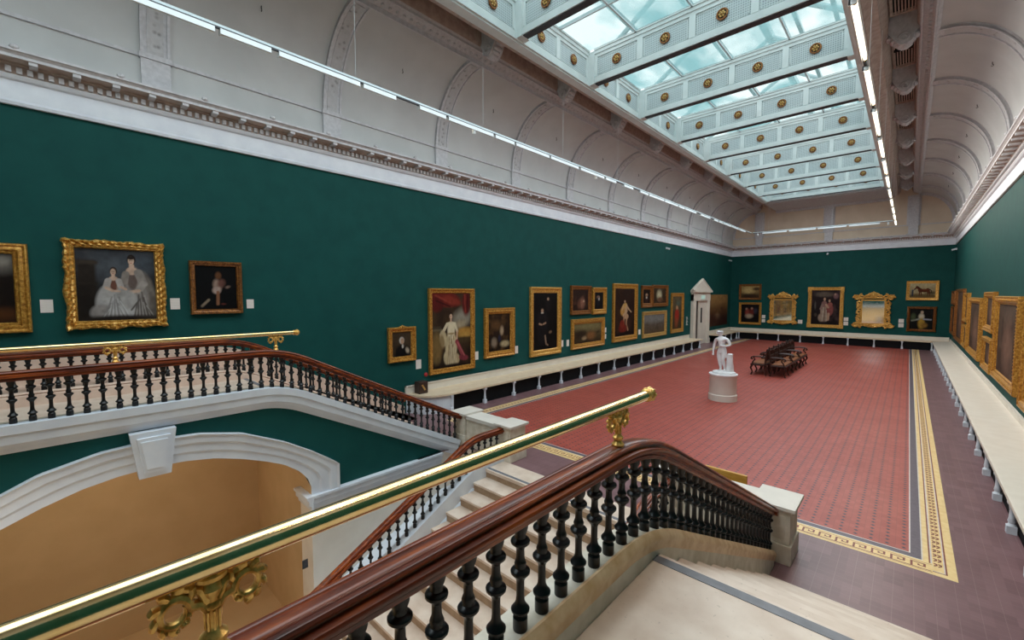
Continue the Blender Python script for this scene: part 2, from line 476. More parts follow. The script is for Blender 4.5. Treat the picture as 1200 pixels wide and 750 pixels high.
for s in (-1,1):
    for y in RIBS:
        rib_mesh(s, y).build('rib', [M['stucco'],M['ribpanel']], ceiling, True)
    # half rib framing the end wall
    m = MB(); rings = []
    for k in range(19):
        x0,z0 = cove(s,k/18,0); x1,z1 = cove(s,k/18,.13)
        rings.append([(x0,YF-.13,z0),(x1,YF-.13,z1),(x1,YF-.05,z1),(x0,YF-.05,z0)])
    m.sweep(rings, True, True); m.build('wall_rib', M['stucco'], ceiling, True)
for x in (XB+CA+.22, XC, mx(XB+CA+.22)):
    m = MB(); m.box(x-.2, x+.2, YF-.20, YF-.06, 6.24, 8.42); m.box(x-.28, x-.2, YF-.12, YF-.06, 6.85, 8.42); m.box(x+.2, x+.28, YF-.12, YF-.06, 6.85, 8.42); m.box(x-.12, x+.12, YF-.225, YF-.20, 6.95, 8.2, 0); m.box(x-.24,x+.24,YF-.23,YF-.06,6.77,6.85)
    m.build('pilaster', M['stucco'], ceiling)
# scrolled console brackets, grilles, hooks
def console():
    m = MB()
    prof = [(0,0),(.10,-.10),(.14,-.24),(.22,-.30),(.32,-.30),(.40,-.22),(.50,-.06),(.58,.10),(.62,.22),(.62,.34),(0,.34)]
    m.prism(prof, 'y', -.16, .16)
    for k in range(9):
        t = k/8; x = .08+.5*t; z = -.27+.30*abs(t-.4)**1.3*2-.03
        m.ball((x,0,z), .06,.13,.05, 8,5)
    for s in (-1,1):
        m.tube([(.27+.1*math.cos(a)*(1-a/14), s*.17, -.16+.1*math.sin(a)*(1-a/14)) for a in np.linspace(0,10,26)], .025, 6)
    return m
con = None
for s in (-1,1):
    x = XB+CA+.26 if s < 0 else mx(XB+CA+.26)
    for y in RIBS:
        if con is None:
            con = console().build('console_bracket', M['stucco'], ceiling, True); o = con
        else: o = cp(con, ceiling)
        o.location = (x, y, 8.68); o.scale = (1 if s < 0 else -1, 1, 1)
gr = None; hk = None
for s in (-1,1):
    x = XB+CA+.57 if s < 0 else mx(XB+CA+.57)
    for y in RIBS[:-1]:
        if gr is None:
            m = MB(); m.box(-.18,.18,-1.05,1.05,.045,.05,1)
            for i in range(7): m.box(-.17+.052*i-.008,-.17+.052*i+.014,-1.05,1.05,.0,.04,0)
            m.box(-.2,.2,-1.1,-1.05,-.01,.06,0); m.box(-.2,.2,1.05,1.1,-.01,.06,0); m.box(-.2,-.18,-1.05,1.05,-.01,.06,0); m.box(.18,.2,-1.05,1.05,-.01,.06,0); m.box(-.18,.18,-.06,.06,-.02,.05,1)
            gr = m.build('vent_grille', [M['browncornice'],M['mesh']], ceiling); o = gr
        else: o = cp(gr, ceiling)
        o.location = (x, y+1.445, 8.95)
        hx, hz = cove(s, .56)
        if hk is None:
            m = MB(); m.tube([(0,0,.02),(0,0,-.09)], .014, 6); m.tube([(.03*math.cos(a),0,-.12+.03*math.sin(a)) for a in np.linspace(PI/2,-PI,9)], .011, 6)
            hk = m.build('hook', M['darkmetal'], ceiling); o = hk
        else: o = cp(hk, ceiling)
        o.location = (hx, y+1.445, hz); o.scale = (.6,.6,.6)

# ------------------------------------------------------------------ skylight
sky = struct(empty('window_1', (XC,12,8.4)))
def sk(m, name, mat, parent=None, smooth=False):
    o = m.build(name, mat, parent or sky, smooth); 
    if parent is None: o.location = (-XC,-12,-8.4)
    return o
BY = [4.23,7.13,9.97,12.84,15.72,18.6,21.5,24.4,27.3,29.12]
SX0, SX1 = -6.45, -1.05
ZB, ZT = 8.50, 9.34
def rosette_mesh():
    m = MB()
    R = [[(.105*math.cos(a)+.02*math.cos(a)*math.cos(b), -.02+.02*math.sin(b), .105*math.sin(a)+.02*math.sin(a)*math.cos(b)) for b in np.linspace(0,2*PI,7)[:-1]] for a in np.linspace(0,2*PI,21)[:-1]]
    m.sweep(R, True, False, 0, loop=True)
    for k in range(6):
        a = k*PI/3
        m.ball((.052*math.cos(a),-.03,.052*math.sin(a)), .026,.02,.026, 8,5, 2)
    m.ball((0,-.045,0), .026,.025,.026, 8,5, 2)
    m.add([(.12*math.cos(a),-.004,.12*math.sin(a)) for a in np.linspace(0,2*PI,17)[:-1]], [tuple(range(16))], 1)
    return m
ros = None
def put_rosette(parent, loc, rz):
    global ros
    if ros is None:
        ros = rosette_mesh().build('rosette', [M['golddark'],M['darkmetal'],M['goldpale']], parent, True); o = ros
    else: o = cp(ros, parent)
    o.parent = parent; o.location = loc; o.rotation_euler = (0,0,rz); return o
def panel_run(m, u0, u1, n, put, z0, z1):
    # frames and perforated fields of one beam face. put(u,d,z): d outwards
    def bx(a0,a1,d0,d1,c0,c1,mi):
        vs = [put(a0,d0,c0),put(a1,d0,c0),put(a1,d1,c0),put(a0,d1,c0),put(a0,d0,c1),put(a1,d0,c1),put(a1,d1,c1),put(a0,d1,c1)]
        m.add(vs, [(0,3,2,1),(4,5,6,7),(0,1,5,4),(1,2,6,5),(2,3,7,6),(3,0,4,7)], mi)
    bx(u0,u1,-.01,.045,z0,z0+.13,0); bx(u0,u1,-.01,.02,z0+.13,z0+.17,0)
    bx(u0,u1,-.01,.03,z1-.20,z1-.12,0); bx(u0,u1,-.01,.06,z1-.12,z1-.04,0); bx(u0,u1,-.01,.09,z1-.04,z1,0)
    L = (u1-u0)/n
    for i in range(n):
        a, b = u0+i*L, u0+(i+1)*L
        bx(a,a+.07,-.01,.03,z0+.17,z1-.2,0); bx(b-.07,b,-.01,.03,z0+.17,z1-.2,0)
        bx(a+.07,b-.07,-.005,.004,z0+.17,z1-.2,1)
        for (p,q,r,t) in ((a+.1,b-.1,z0+.19,z0+.205),(a+.1,b-.1,z1-.235,z1-.22)): bx(p,q,0,.014,r,t,0)
        bx(a+.1,a+.115,0,.014,z0+.19,z1-.22,0); bx(b-.115,b-.1,0,.014,z0+.19,z1-.22,0)
for bi, y in enumerate(BY):
    m = MB(); y0, y1 = y-.06, y+.06
    m.box(SX0, SX1, y0, y1, ZB, ZT, 0)
    panel_run(m, SX0+.22, SX1-.22, 4, lambda u,d,z: (u, y0-d, z), ZB, ZT)
    for a, b in ((SX0,SX0+.22),(SX1-.22,SX1)): m.box(a, b, y0-.07, y1+.07, ZB-.03, ZT-.1, 0)
    bm_ = sk(m, 'coffer_beam', [M['skybeam'],M['perf']])
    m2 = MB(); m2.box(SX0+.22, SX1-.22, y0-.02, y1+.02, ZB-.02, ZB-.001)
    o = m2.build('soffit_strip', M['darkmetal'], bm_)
    L = (SX1-SX0-.44)/4
    for i in range(4): put_rosette(bm_, (SX0+.22+L*(i+.5), y0-.012, (ZB+.17+ZT-.2)/2), 0)
# side walls of the skylight well
for s, x in ((1,SX0),(-1,SX1)):
    prev = 1.33
    for y in BY:
        m = MB(); x2 = x-.16*s
        p0 = prev+.0005; m.box(x2, x, p0, y, 8.44, ZT, 0)
        a0, a1 = prev+.13, y-.13
        panel_run(m, a0, a1, 2, (lambda u,d,z: (x+s*d, u, z)), ZB, ZT)
        m.box(x2, x+s*.05, p0, y, 8.40, 8.437, 0); m.box(x2-.001*s, x+s*.09, p0, y, 8.4375, 8.468, 0); m.box(x2-.002*s, x+s*.03, p0, y, 8.4685, 8.5, 0)
        sw = sk(m, 'side_panel', [M['skybeam'],M['perf']])
        if s > 0:
            L = (a1-a0)/2
            for i in range(2): put_rosette(sw, (x+.012, a0+L*(i+.5), (ZB+.17+ZT-.2)/2), PI/2)
        prev = y
# panes: four across and two deep in each bay, on glazing bars
pane = None
prev = 1.33
bars = MB()
for y in BY:
    y0, y1 = prev+.10, y-.10; ym = (y0+y1)/2
    L = (SX1-SX0-.1)/4
    for i in range(4):
        for (a, b) in ((y0,ym),(ym,y1)):
            m = MB(); m.box(SX0+.05+L*i+.005, SX0+.05+L*(i+1)-.005, a+.005, b-.005, 9.36, 9.372)
            sk(m, 'pane', M['glass'])
    m = MB()
    for i in range(1,4):
        xx = SX0+.05+L*i; m.box(xx-.022, xx+.022, y0-.02, y1+.02, 9.30, 9.385)
    m.box(SX0, SX1, ym-.022, ym+.022, 9.31, 9.385)
    sk(m, 'glazing_bar', M['darkmetal'] if False else M['track'])
    prev = y
m = MB(); m.box(SX0, SX1, YN, 1.4, 9.36, 9.372); sk(m, 'pane', M['glass'])
# outer roof above the laylight: ridge and rafters that show softly through the glass
m = MB()
for k in range(12):
    y = 2.6+2.89*k-.3
    m.tube([(SX0-.4,y,9.6),(XC,y,11.6)], .07, 6); m.tube([(SX1+.4,y,9.6),(XC,y,11.6)], .07, 6)
m.box(XC-.1, XC+.1, YN, YF, 11.5, 11.7)
for q in (.33,.66):
    for x in (SX0-.4+(XC-SX0+.4)*q, SX1+.4-(SX1+.4-XC)*q): m.box(x-.05,x+.05,YN,YF,9.6+2*q-.05,9.6+2*q+.05)
sk(m, 'roof_truss', M['track'])

# ------------------------------------------------------------------ lighting tracks
TZ = 6.55
TX0, TX1, TY1 = -6.86, -.64, 27.8
def fitting(warm):
    # local: along x, wall side towards -y
    m = MB(); m.prism([(.05,.0),(.05,-.11),(.03,-.13),(-.02,-.13),(.02,-.05),(-.05,-.03),(-.05,0)], 'x', -.58, .58)
    return m
def track(name, p0, p1, wall, label, pieces, spots):
    L = math.hypot(p1[0]-p0[0], p1[1]-p0[1]); rz = math.atan2(p1[1]-p0[1], p1[0]-p0[0])
    t = thing(name, label, 'light track', (p0[0],p0[1],TZ), rz)
    m = MB(); m.box(0, L, -.02, .02, -.006, .026); m.build('track_rail', M['track'], t)
    m = MB(); m.box(0, L, -.018, .018, -.030, -.006); m.build('conductor_strip', M['darkmetal'], t)
    x = .8
    while x < L:
        m = MB(); m.tube([(x,0,.03),(x,0,2.6 if wall != 'far' else 1.87)], .002, 5); m.build('suspension_wire', M['track'], t); x += 2.89
    proto = None
    for (a, b) in pieces:
        h = (b-a)/2; sg = {'left':1,'right':-1,'far':1}[wall]
        # housing back faces the middle of the hall, lamp faces the wall
        m = MB(); m.prism([(-sg*.035,-.030),(-sg*.04,-.10),(-sg*.015,-.104),(-sg*.018,-.04),(sg*.045,-.035),(sg*.045,-.022)], 'x', a, b)
        m.box(a, a+.02, -.04, .045, -.095, -.030) if sg > 0 else m.box(a, a+.02, -.045, .04, -.095, -.030)
        hs = m.build('lamp_housing', M['fitting'], t)
        m = MB(); m.tube([(a+.06, sg*.02, -.066),(b-.05, sg*.02, -.066)], .019, 8); m.build('lamp_tube', M['tube'], hs)
        m = MB(); m.tube([(a+.02, sg*.02, -.066),(a+.06, sg*.02, -.066)], .023, 8); m.tube([(b-.05, sg*.02, -.066),(b, sg*.02, -.066)], .023, 8); m.build('end_cap', M['brass'], hs)
    for a in spots:
        m = MB(); m.tube([(a,0,-.022),(a,0,-.07)], .012, 6); m.tube([(a,0,-.06),(a+.02,.02,-.16)], .04, 10); m.build('spotlight', M['fitting'], t)
    return t
def pcs(y0, y1, seed):
    r = random.Random(seed); o = []; y = y0
    while y < y1-1.3:
        l = r.choice((1.25,1.25,1.25,.62)); o.append((y, y+l)); y += l+r.choice((.06,.06,.1,.5))
    return o
def ls(t0): return t0+3.0
track('lighting_track', (TX0,-3.0), (TX0,TY1), 'left', 'long white lighting track hanging in front of the left cove', pcs(.3, 30.6, 3), [3.55, 9.2, 14.0])
track('lighting_track', (TX0+.07,TY1), (TX1-.08,TY1), 'far', 'short white lighting track crossing in front of the end wall cove', [(.5,1.7),(1.8,3.0),(3.1,4.3),(4.4,5.6)], [.25, 5.9])
track('lighting_track', (TX1,-3.0), (TX1,TY1), 'right', 'lighting track with glowing warm tubes beside the right edge of the skylight', [(10.6+2*k*1.0 if False else 3.0+4.6+k*2.05, 3.0+4.6+k*2.05+1.75) for k in range(12)], [])

# ------------------------------------------------------------------ wall benches with posts and dark mesh
def post_mesh():
    m = MB(); m.box(-.045,.045,-.045,.045,0,.10)
    m.lathe([(.045,.10),(.03,.13),(.038,.16),(.03,.20),(.026,.30),(.036,.36),(.045,.38)], 10, cap=False)
    m.box(-.045,.045,-.045,.045,.375,.432); return m
POST = None
def add_post(parent, loc):
    global POST
    if POST is None:
        POST = post_mesh().build('post', M['white'], parent, True); o = POST
    else: o = cp(POST, parent)
    o.parent = parent; o.location = loc
bench4 = None
bench = thing('wall_bench', 'cream bench top with white posts along the left wall', 'bench', (XL,6.4,0))
FXL = -8.44
def curve_end(sgn=1):
    pts = [(XL+.01, 5.95)]
    for k in range(9):
        a = k/8*PI/2
        pts.append((XL+.20+(FXL-XL-.20)*math.sin(a), 6.05+.85*(1-math.cos(a))))
    return pts
def part(m, name, mat, parent, smooth=False, bevel=0):
    o = m.build(name, mat, parent, smooth, bevel=bevel); o.matrix_parent_inverse = Matrix.Translation(-Vector(parent.location)); return o
def loc_in(parent, p): return tuple(Vector(p)-Vector(parent.location))
DOOR0, DOOR1 = 25.1, 27.85
def bench_run(parent, poly, name='bench_top', z0=.432, z1=.492):
    m = MB(); m.prism(poly, 'z', z0, z1); part(m, name, M['creamwarm'] if parent is not bench4 else M['cream'], parent, bevel=.008)
p = curve_end(); p += [(FXL, DOOR0-.2), (XL+.01, DOOR0-.2)]
bench_run(bench, p)
m = MB(); m.box(XL, XL+.05, 5.95, DOOR0-.2, .492, .70); m.box(XL, XL+.07, 5.95, DOOR0-.2, .67, .70); part(m, 'upstand', M['cream'], bench)
q = curve_end(); ql = [(x-.05 if i else x, y+.03) for i,(x,y) in enumerate(q)]
m = MB(); m.prism(ql+[(FXL-.05,6.86),(XL+.01,6.86)], 'z', 0, .432); part(m, 'end_panel', M['white'], bench)
m = MB(); m.box(FXL-.14, FXL-.12, 6.86, DOOR0-.25, 0.0, .43); part(m, 'mesh_panel', M['mesh'], bench)
y = 6.86
while y < DOOR0-.2:
    add_post(bench, loc_in(bench,(FXL-.06, y, 0))); y += 1.183
bench2 = thing('wall_bench', 'short cream bench top left of the corner past the white doorway', 'bench', (XL,28.2,0))
bench_run(bench2, [(XL+.01,DOOR1+.1),(FXL,DOOR1+.1),(FXL,YF-.76),(XL+.01,YF-.01)])
m = MB(); m.box(XL, XL+.05, DOOR1+.1, YF-.06, .492, .70); part(m, 'upstand', M['cream'], bench2)
m = MB(); m.box(FXL-.14, FXL-.12, DOOR1+.12, YF-.76, 0, .43); part(m, 'mesh_panel', M['mesh'], bench2)
for y in (28.0,29.2,30.4,31.6): add_post(bench2, loc_in(bench2,(FXL-.06, y, 0)))
bench3 = thing('wall_bench', 'cream bench top with white posts across the far end wall', 'bench', (XC,31.8,0))
FYF = YF-.75
bench_run(bench3, [(FXL+.005,FYF),(mx(FXL)-.005,FYF),(XR-.01,YF-.01),(XL+.02,YF-.01)])
m = MB(); m.box(XL+.06, XR-.06, YF-.05, YF, .492, .70); part(m, 'upstand', M['cream'], bench3)
m = MB(); m.box(FXL, mx(FXL), FYF+.12, FYF+.14, 0, .43); part(m, 'mesh_panel', M['mesh'], bench3)
for k in range(9): add_post(bench3, loc_in(bench3,(FXL+.0+1.18*k+.03*(k==0), FYF+.06, 0)))
bench4 = thing('wall_bench', 'wide pale bench top with white posts along the right wall', 'bench', (XR,18,0))
FXR = mx(FXL)+.06
bench_run(bench4, [(FXR,6.3),(XR-.01,6.3),(XR-.01,YF-.02),(FXR+.0,FYF-.005)])
m = MB(); m.box(XR-.05, XR, 6.3, YF-.06, .492, .62); part(m, 'upstand', M['cream'], bench4)
m = MB(); m.box(FXR+.12, FXR+.14, 6.3, FYF, 0, .43); part(m, 'mesh_panel', M['mesh'], bench4)
y = 6.9
while y < FYF-.3:
    add_post(bench4, loc_in(bench4,(FXR+.06, y, 0))); y += 1.183

# ------------------------------------------------------------------ doorway on the left wall
d = struct(empty('door_1', (XL,26.45,0)))
m = MB()
for a, b in ((DOOR0,DOOR0+.42),(DOOR1-.42,DOOR1)): m.box(XL-.01, XL+.16, a, b, 0, 3.0); m.box(XL,XL+.2,a-.03,b+.03,0,.3); m.box(XL,XL+.19,a+.08,b-.08,.4,2.9)
m.box(XL-.01, XL+.18, DOOR0, DOOR1, 2.62, 3.12); m.box(XL, XL+.28, DOOR0-.1, DOOR1+.1, 3.12, 3.24)
part(m, 'door_surround', M['cream'], d)
m = MB(); m.prism([(DOOR0-.1,3.24),(DOOR1+.1,3.24),((DOOR0+DOOR1)/2,3.86)], 'x', XL, XL+.2)
for a, b in (((DOOR0-.14,3.24),((DOOR0+DOOR1)/2,3.9)),(((DOOR0+DOOR1)/2,3.9),(DOOR1+.14,3.24))):
    m.tube([(XL+.16,a[0],a[1]),(XL+.16,b[0],b[1])], .075, 6)
part(m, 'pediment', M['cream'], d)
m = MB(); m.box(XL+.002, XL+.03, DOOR0+.42, DOOR1-.42, 0, 2.62); part(m, 'door_recess', M['darkbox'], d)
m = MB(); m.box(XL+.03, XL+.08, DOOR0+1.05, DOOR1-.42, .02, 2.62); m.box(XL+.08, XL+.1, DOOR0+1.15, DOOR1-.5, .2, 1.0); part(m, 'door_leaf', M['cream'], d)
m = MB(); m.box(XL+.08, XL+.095, DOOR0+1.4, DOOR0+1.6, 1.3, 2.2); part(m, 'glazed_slot', M['mesh'], d)
m = MB(); m.box(XL+.18, XL+.2, DOOR0+1.15, DOOR0+1.75, 2.72, 2.95); part(m, 'exit_sign', emis('exit_sign_green', (.55,.75,.66,1), .6), d)

# ------------------------------------------------------------------ pictures
def fbm(X, Y, sc, seed):
    r = np.random.RandomState(seed); out = np.zeros_like(X); amp = 1; tot = 0
    for o in range(4):
        n = int(sc*2**o)+2; g = r.rand(n+2,n+2)
        u = X*n; v = Y*n; i = np.clip(u.astype(int),0,n); j = np.clip(v.astype(int),0,n); fu = u-i; fv = v-j
        fu = fu*fu*(3-2*fu); fv = fv*fv*(3-2*fv)
        out += amp*((g[i,j]*(1-fu)+g[i+1,j]*fu)*(1-fv)+(g[i,j+1]*(1-fu)+g[i+1,j+1]*fu)*fv); tot += amp; amp *= .5
    return out/tot
def lin(c): return np.array([s2l(x) for x in c])
def canvas(name, w, h, ops, parent, seed=0, res=70):
    nx = max(16, int(res*min(1.6, max(.6, w/h))**.5)); nz = max(16, int(nx*h/w))
    if nz > 130: nz = 130
    U, V = np.meshgrid(np.linspace(0,1,nx), np.linspace(0,1,nz))
    C = np.zeros((nz,nx,3)); asp = w/h
    for op in ops:
        k = op[0]
        if k == 'g':                       # vertical gradient
            t = V[...,None]; C = lin(op[1])*(t)+lin(op[2])*(1-t)
        elif k == 'n':                     # mottling towards a colour
            a = np.clip((fbm(U,V,op[1],seed+int(op[1]*7))-op[3])*op[4],0,1)[...,None]; C = C*(1-a)+lin(op[2])*a
        elif k == 'e':                     # ellipse
            _, cx, cy, rx, ry, rot, col, soft = op
            a = math.radians(rot); dx = (U-cx)*asp; dy = V-cy
            X = (dx*math.cos(a)+dy*math.sin(a))/(rx*asp); Y = (-dx*math.sin(a)+dy*math.cos(a))/ry
            d = np.sqrt(X*X+Y*Y); m_ = np.clip((1+soft-d)/(2*soft+1e-6),0,1)[...,None]; C = C*(1-m_)+lin(col)*m_
        elif k == 'l':                     # stroke
            _, x0, y0, x1, y1, wd, col, soft = op
            ax, ay, bx_, by_ = x0*asp, y0, x1*asp, y1
            px, py = U*asp, V; vx, vy = bx_-ax, by_-ay; L = vx*vx+vy*vy+1e-9
            t = np.clip(((px-ax)*vx+(py-ay)*vy)/L,0,1); d = np.hypot(px-ax-t*vx, py-ay-t*vy)/wd
            m_ = np.clip((1+soft-d)/(2*soft+1e-6),0,1)[...,None]; C = C*(1-m_)+lin(col)*m_
        elif k == 'r':                     # rectangle
            _, x0, x1, y0, y1, col, soft = op
            s_ = soft+1e-4
            m_ = np.clip((U-x0)/s_+.5,0,1)*np.clip((x1-U)/s_+.5,0,1)*np.clip((V-y0)/s_+.5,0,1)*np.clip((y1-V)/s_+.5,0,1)
            m_ = m_[...,None]; C = C*(1-m_)+lin(col)*m_
    nzv = fbm(U,V,14,seed+5)[...,None]; C = C*(.50+.42*nzv)
    m = MB()
    for j in range(nz):
        for i in range(nx): m.v.append((-w/2+w*i/(nx-1), 0, h*j/(nz-1)))
    for j in range(nz-1):
        for i in range(nx-1):
            m.f.append([j*nx+i, j*nx+i+1, (j+1)*nx+i+1, (j+1)*nx+i]); m.m.append(0)
    me = bpy.data.meshes.new(name); me.from_pydata(m.v, [], m.f); me.materials.append(M['paint'])
    ca = me.color_attributes.new('paint', 'FLOAT_COLOR', 'POINT')
    ca.data.foreach_set('color', np.concatenate([C.reshape(-1,3), np.ones((nx*nz,1))],1).astype(np.float32).ravel())
    o = bpy.data.objects.new(name, me); COL.objects.link(o); o.parent = parent
    return o
def sw(x, y, s, dress, skin=(196,160,132), hair=(60,40,28), wide=1.0):
    """a generic standing painted figure, feet at (x,y), height s"""
    return [('e',x,y+.34*s,.13*s*wide,.36*s,0,dress,.25),('e',x,y+.62*s,.075*s*wide,.18*s,0,tuple(int(c*1.1) if c<230 else c for c in dress),.3),
            ('e',x,y+.93*s,.035*s,.065*s,0,hair,.2),('e',x,y+.90*s,.028*s,.055*s,0,skin,.2),
            ('l',x-.07*s,y+.74*s,x-.13*s,y+.5*s,.03*s,dress,.3),('l',x+.07*s,y+.74*s,x+.10*s,y+.5*s,.03*s,dress,.3),('e',x+.1*s,y+.48*s,.02*s,.03*s,0,skin,.3)]

def rect_profile(kind, fw):
    # (t: 0 outer .. 1 inner, d: out of wall)
    return {'ornate':[(0,0),(0,.05),(.12,.095),(.3,.10),(.45,.075),(.6,.085),(.78,.06),(.88,.065),(1,.03),(1,.02)],
            'plain':[(0,0),(0,.075),(.1,.09),(.3,.085),(.4,.06),(.7,.045),(.85,.05),(1,.025),(1,.015)],
            'deep':[(0,0),(0,.06),(.08,.085),(.2,.09),(.34,.07),(.5,.08),(.62,.08),(.75,.05),(.9,.045),(1,.02),(1,.015)]}[kind]
def frame_mesh(W, H, fw, kind, orn=0, seed=0, beads=0, corners=0, crest=0, dbl=1.0):
    m = MB(); pr = rect_profile(kind, fw)
    rnd = random.Random(seed)
    cor = [(-W/2,0,1,1),(W/2,0,-1,1),(W/2,H,-1,-1),(-W/2,H,1,-1)]
    if not orn:
        rings = []
        for (cx,cz,sx_,sz_) in cor:
            rings.append([(cx+sx_*t*fw, -d*dbl, cz+sz_*t*fw) for t,d in pr])
        m.sweep(rings, False, False, 0, loop=True)
    else:                                  # rippled carved outline
        rings = []
        for ei in range(4):
            (ax,az,asx,asz), (bx_,bz,bsx,bsz) = cor[ei], cor[(ei+1)%4]
            Lh = math.hypot(bx_-ax,bz-az); n = max(12, int(Lh/.035))
            nx_, nz_ = ((0,1),(-1,0),(0,-1),(1,0))[ei]      # inward normal
            for i in range(n):
                t = i/n; ring_ = []
                wob = orn*(.45*math.sin(t*PI*2*3+ei)*math.sin(t*PI)+.55*rnd.uniform(-1,1)*.5+ .55*math.exp(-((t-.5)/.09)**2)+.6*math.exp(-(t/.05)**2)+.6*math.exp(-((1-t)/.05)**2))
                for (tt,dd) in pr:
                    # mitred inset: interpolate between corner-inset points
                    p0x, p0z = ax+asx*tt*fw, az+asz*tt*fw; p1x, p1z = bx_+bsx*tt*fw, bz+bsz*tt*fw
                    k = wob*(1-tt)**1.5
                    bump = (1+.28*math.sin(i*2.1+tt*9)*(1 if 0<tt<.9 else 0))
                    ring_.append((p0x+(p1x-p0x)*t-nx_*k, -dd*bump*dbl, p0z+(p1z-p0z)*t-nz_*k))
                rings.append(ring_)
        m.sweep(rings, False, False, 0, loop=True)
    if beads:
        for ei in range(4):
            (ax,az,asx,asz), (bx_,bz,bsx,bsz) = cor[ei], cor[(ei+1)%4]
            k = .42*fw
            a = (ax+asx*k, az+asz*k); b = (bx_+bsx*k, bz+bsz*k); Lh = math.hypot(b[0]-a[0],b[1]-a[1]); n = int(Lh/beads)
            for i in range(n):
                t = (i+.5)/n; m.ball((a[0]+(b[0]-a[0])*t, -.075*dbl, a[1]+(b[1]-a[1])*t), beads*.36, beads*.36, beads*.36, 6, 4, 0)
    if corners:
        for (cx,cz,sx_,sz_) in cor:
            m.box(cx-sx_*.02, cx+sx_*(fw+.07), -.1, 0, cz-sz_*.02, cz+sz_*(fw*.9), 0); m.box(cx-sx_*.015, cx+sx_*fw*.88, -.108, 0, cz-sz_*.02, cz+sz_*(fw+.1), 0)
    if crest:
        for k in range(-3,4):
            m.ball((k*crest*.5, -.06, H+.012-abs(k)*.012), crest*.34, .04, crest*(.42-.07*abs(k)), 8, 5, 0)
    m.box(-W/2+.02, W/2-.02, -.012, 0, .02, H-.02, 0)
    return m
WALLROT = {'L':PI/2, 'F':0, 'R':-PI/2}
def wall_loc(wl, u, z):
    return {'L':(XL,u,z), 'F':(u,YF,z), 'R':(XR,u,z)}[wl]
def picture(wl, u0, u1, z0, z1, fw, kind, mat, ops, label, seed=0, **kw):
    W = abs(u1-u0); H = z1-z0
    t = thing('framed_painting', label, 'painting', wall_loc(wl,(u0+u1)/2,z0), WALLROT[wl], kw.pop('group',None))
    res = kw.pop('res',64)
    if fw > 0:
        frame_mesh(W, H, fw, kind, seed=seed, **kw).build('frame', M[mat], t, True)
    else:
        m = MB(); m.box(-W/2, W/2, -.035, -.004, 0, H); m.build('stretcher', M['darkwood'], t)
    c = canvas('canvas', W-2*fw*.96, H-2*fw*.96, ops, t, seed, res)
    c.location = (0, -.022 if fw > 0 else -.037, fw*.96)
    return t
DK = (20,15,13)
# ---- left wall, along the staircase
picture('L', -1.35, -.21, 2.46, 3.71, .15, 'deep', 'gold',
        [('g',(24,18,16),(30,18,12)),('n',3,(44,28,18),.5,2),('e',.9,.86,.16,.12,20,(120,112,104),.7),('e',.88,.9,.08,.06,0,(150,142,132),.6),('e',.75,.12,.3,.08,0,(92,52,22),.8)],
        'gold framed dark painting cut off by the left edge of the picture', 1, res=60)
SKN = (214,180,158); SIL = (150,140,134)
ops = [('g',(58,60,66),(34,28,24)),('n',3,(84,82,82),.5,2),('e',.5,.74,.34,.16,0,(86,90,96),.8),('e',.85,.82,.2,.12,0,(74,80,88),.8),('r',.02,.24,.0,.84,(46,38,32),.05),('r',.0,.27,.78,.83,(64,55,46),.03),('r',.0,.26,.5,.53,(56,48,40),.03),('e',.1,.2,.2,.3,0,(34,27,23),.5),
       ('e',.84,.34,.16,.36,6,(128,118,110),.12),('e',.90,.20,.11,.24,12,(116,106,98),.15),('e',.72,.30,.18,.30,0,SIL,.12),
       ('e',.70,.60,.105,.17,0,(150,138,130),.1),('e',.69,.56,.065,.12,0,(108,92,86),.15),('e',.69,.70,.075,.055,0,SKN,.12),('l',.69,.70,.69,.78,.028,SKN,.15),
       ('l',.775,.68,.835,.52,.05,(160,150,142),.12),('l',.835,.52,.77,.42,.042,(172,162,154),.12),('l',.77,.42,.66,.40,.022,SKN,.15),('l',.61,.66,.585,.54,.04,(150,138,130),.15),
       ('e',.69,.865,.056,.072,0,(40,30,26),.1),('e',.685,.845,.040,.058,0,SKN,.1),('e',.685,.885,.045,.022,0,(46,34,28),.2),('e',.672,.85,.007,.006,0,(60,44,40),.3),('e',.70,.85,.007,.006,0,(60,44,40),.3),('e',.685,.815,.012,.006,0,(176,96,90),.3),
       ('e',.42,.24,.20,.27,0,(188,183,180),.1),('e',.54,.20,.22,.23,-18,(192,187,184),.1),('e',.30,.10,.15,.13,25,(158,150,146),.15),('e',.60,.30,.12,.14,30,(182,176,172),.15),('e',.45,.40,.16,.08,0,(178,172,168),.2),
       ('e',.45,.51,.075,.10,0,(164,142,130),.1),('e',.45,.50,.04,.09,0,(120,78,64),.15),('e',.45,.59,.055,.03,0,SKN,.15),('l',.45,.59,.45,.64,.018,SKN,.2),
       ('e',.455,.695,.045,.058,0,(56,42,34),.1),('e',.45,.68,.034,.047,0,SKN,.1),('e',.44,.685,.006,.005,0,(60,44,40),.3),('e',.462,.685,.006,.005,0,(60,44,40),.3),('e',.45,.657,.01,.005,0,(176,96,90),.3),
       ('l',.385,.56,.355,.47,.036,(190,180,174),.12),('l',.355,.46,.43,.42,.018,SKN,.15),('l',.43,.42,.52,.41,.014,SKN,.15),('l',.515,.56,.54,.48,.034,(190,180,174),.12),('l',.54,.47,.60,.44,.016,SKN,.15)]
for k in range(7): ops += [('l',.28+.055*k,.04+.02*(k%2),.40+.018*k,.24+.03*((k*3)%5),.007,(150,144,142),.8),('l',.31+.055*k,.05,.415+.018*k,.20+.035*((k*2)%5),.006,(208,204,202),.8)]
for k in range(6): ops += [('l',.70+.045*k,.06,.74+.022*k,.24+.04*((k*3)%5),.008,(100,91,86),.8),('l',.725+.045*k,.06,.755+.022*k,.2+.05*((k*2)%5),.006,(176,168,162),.8)]
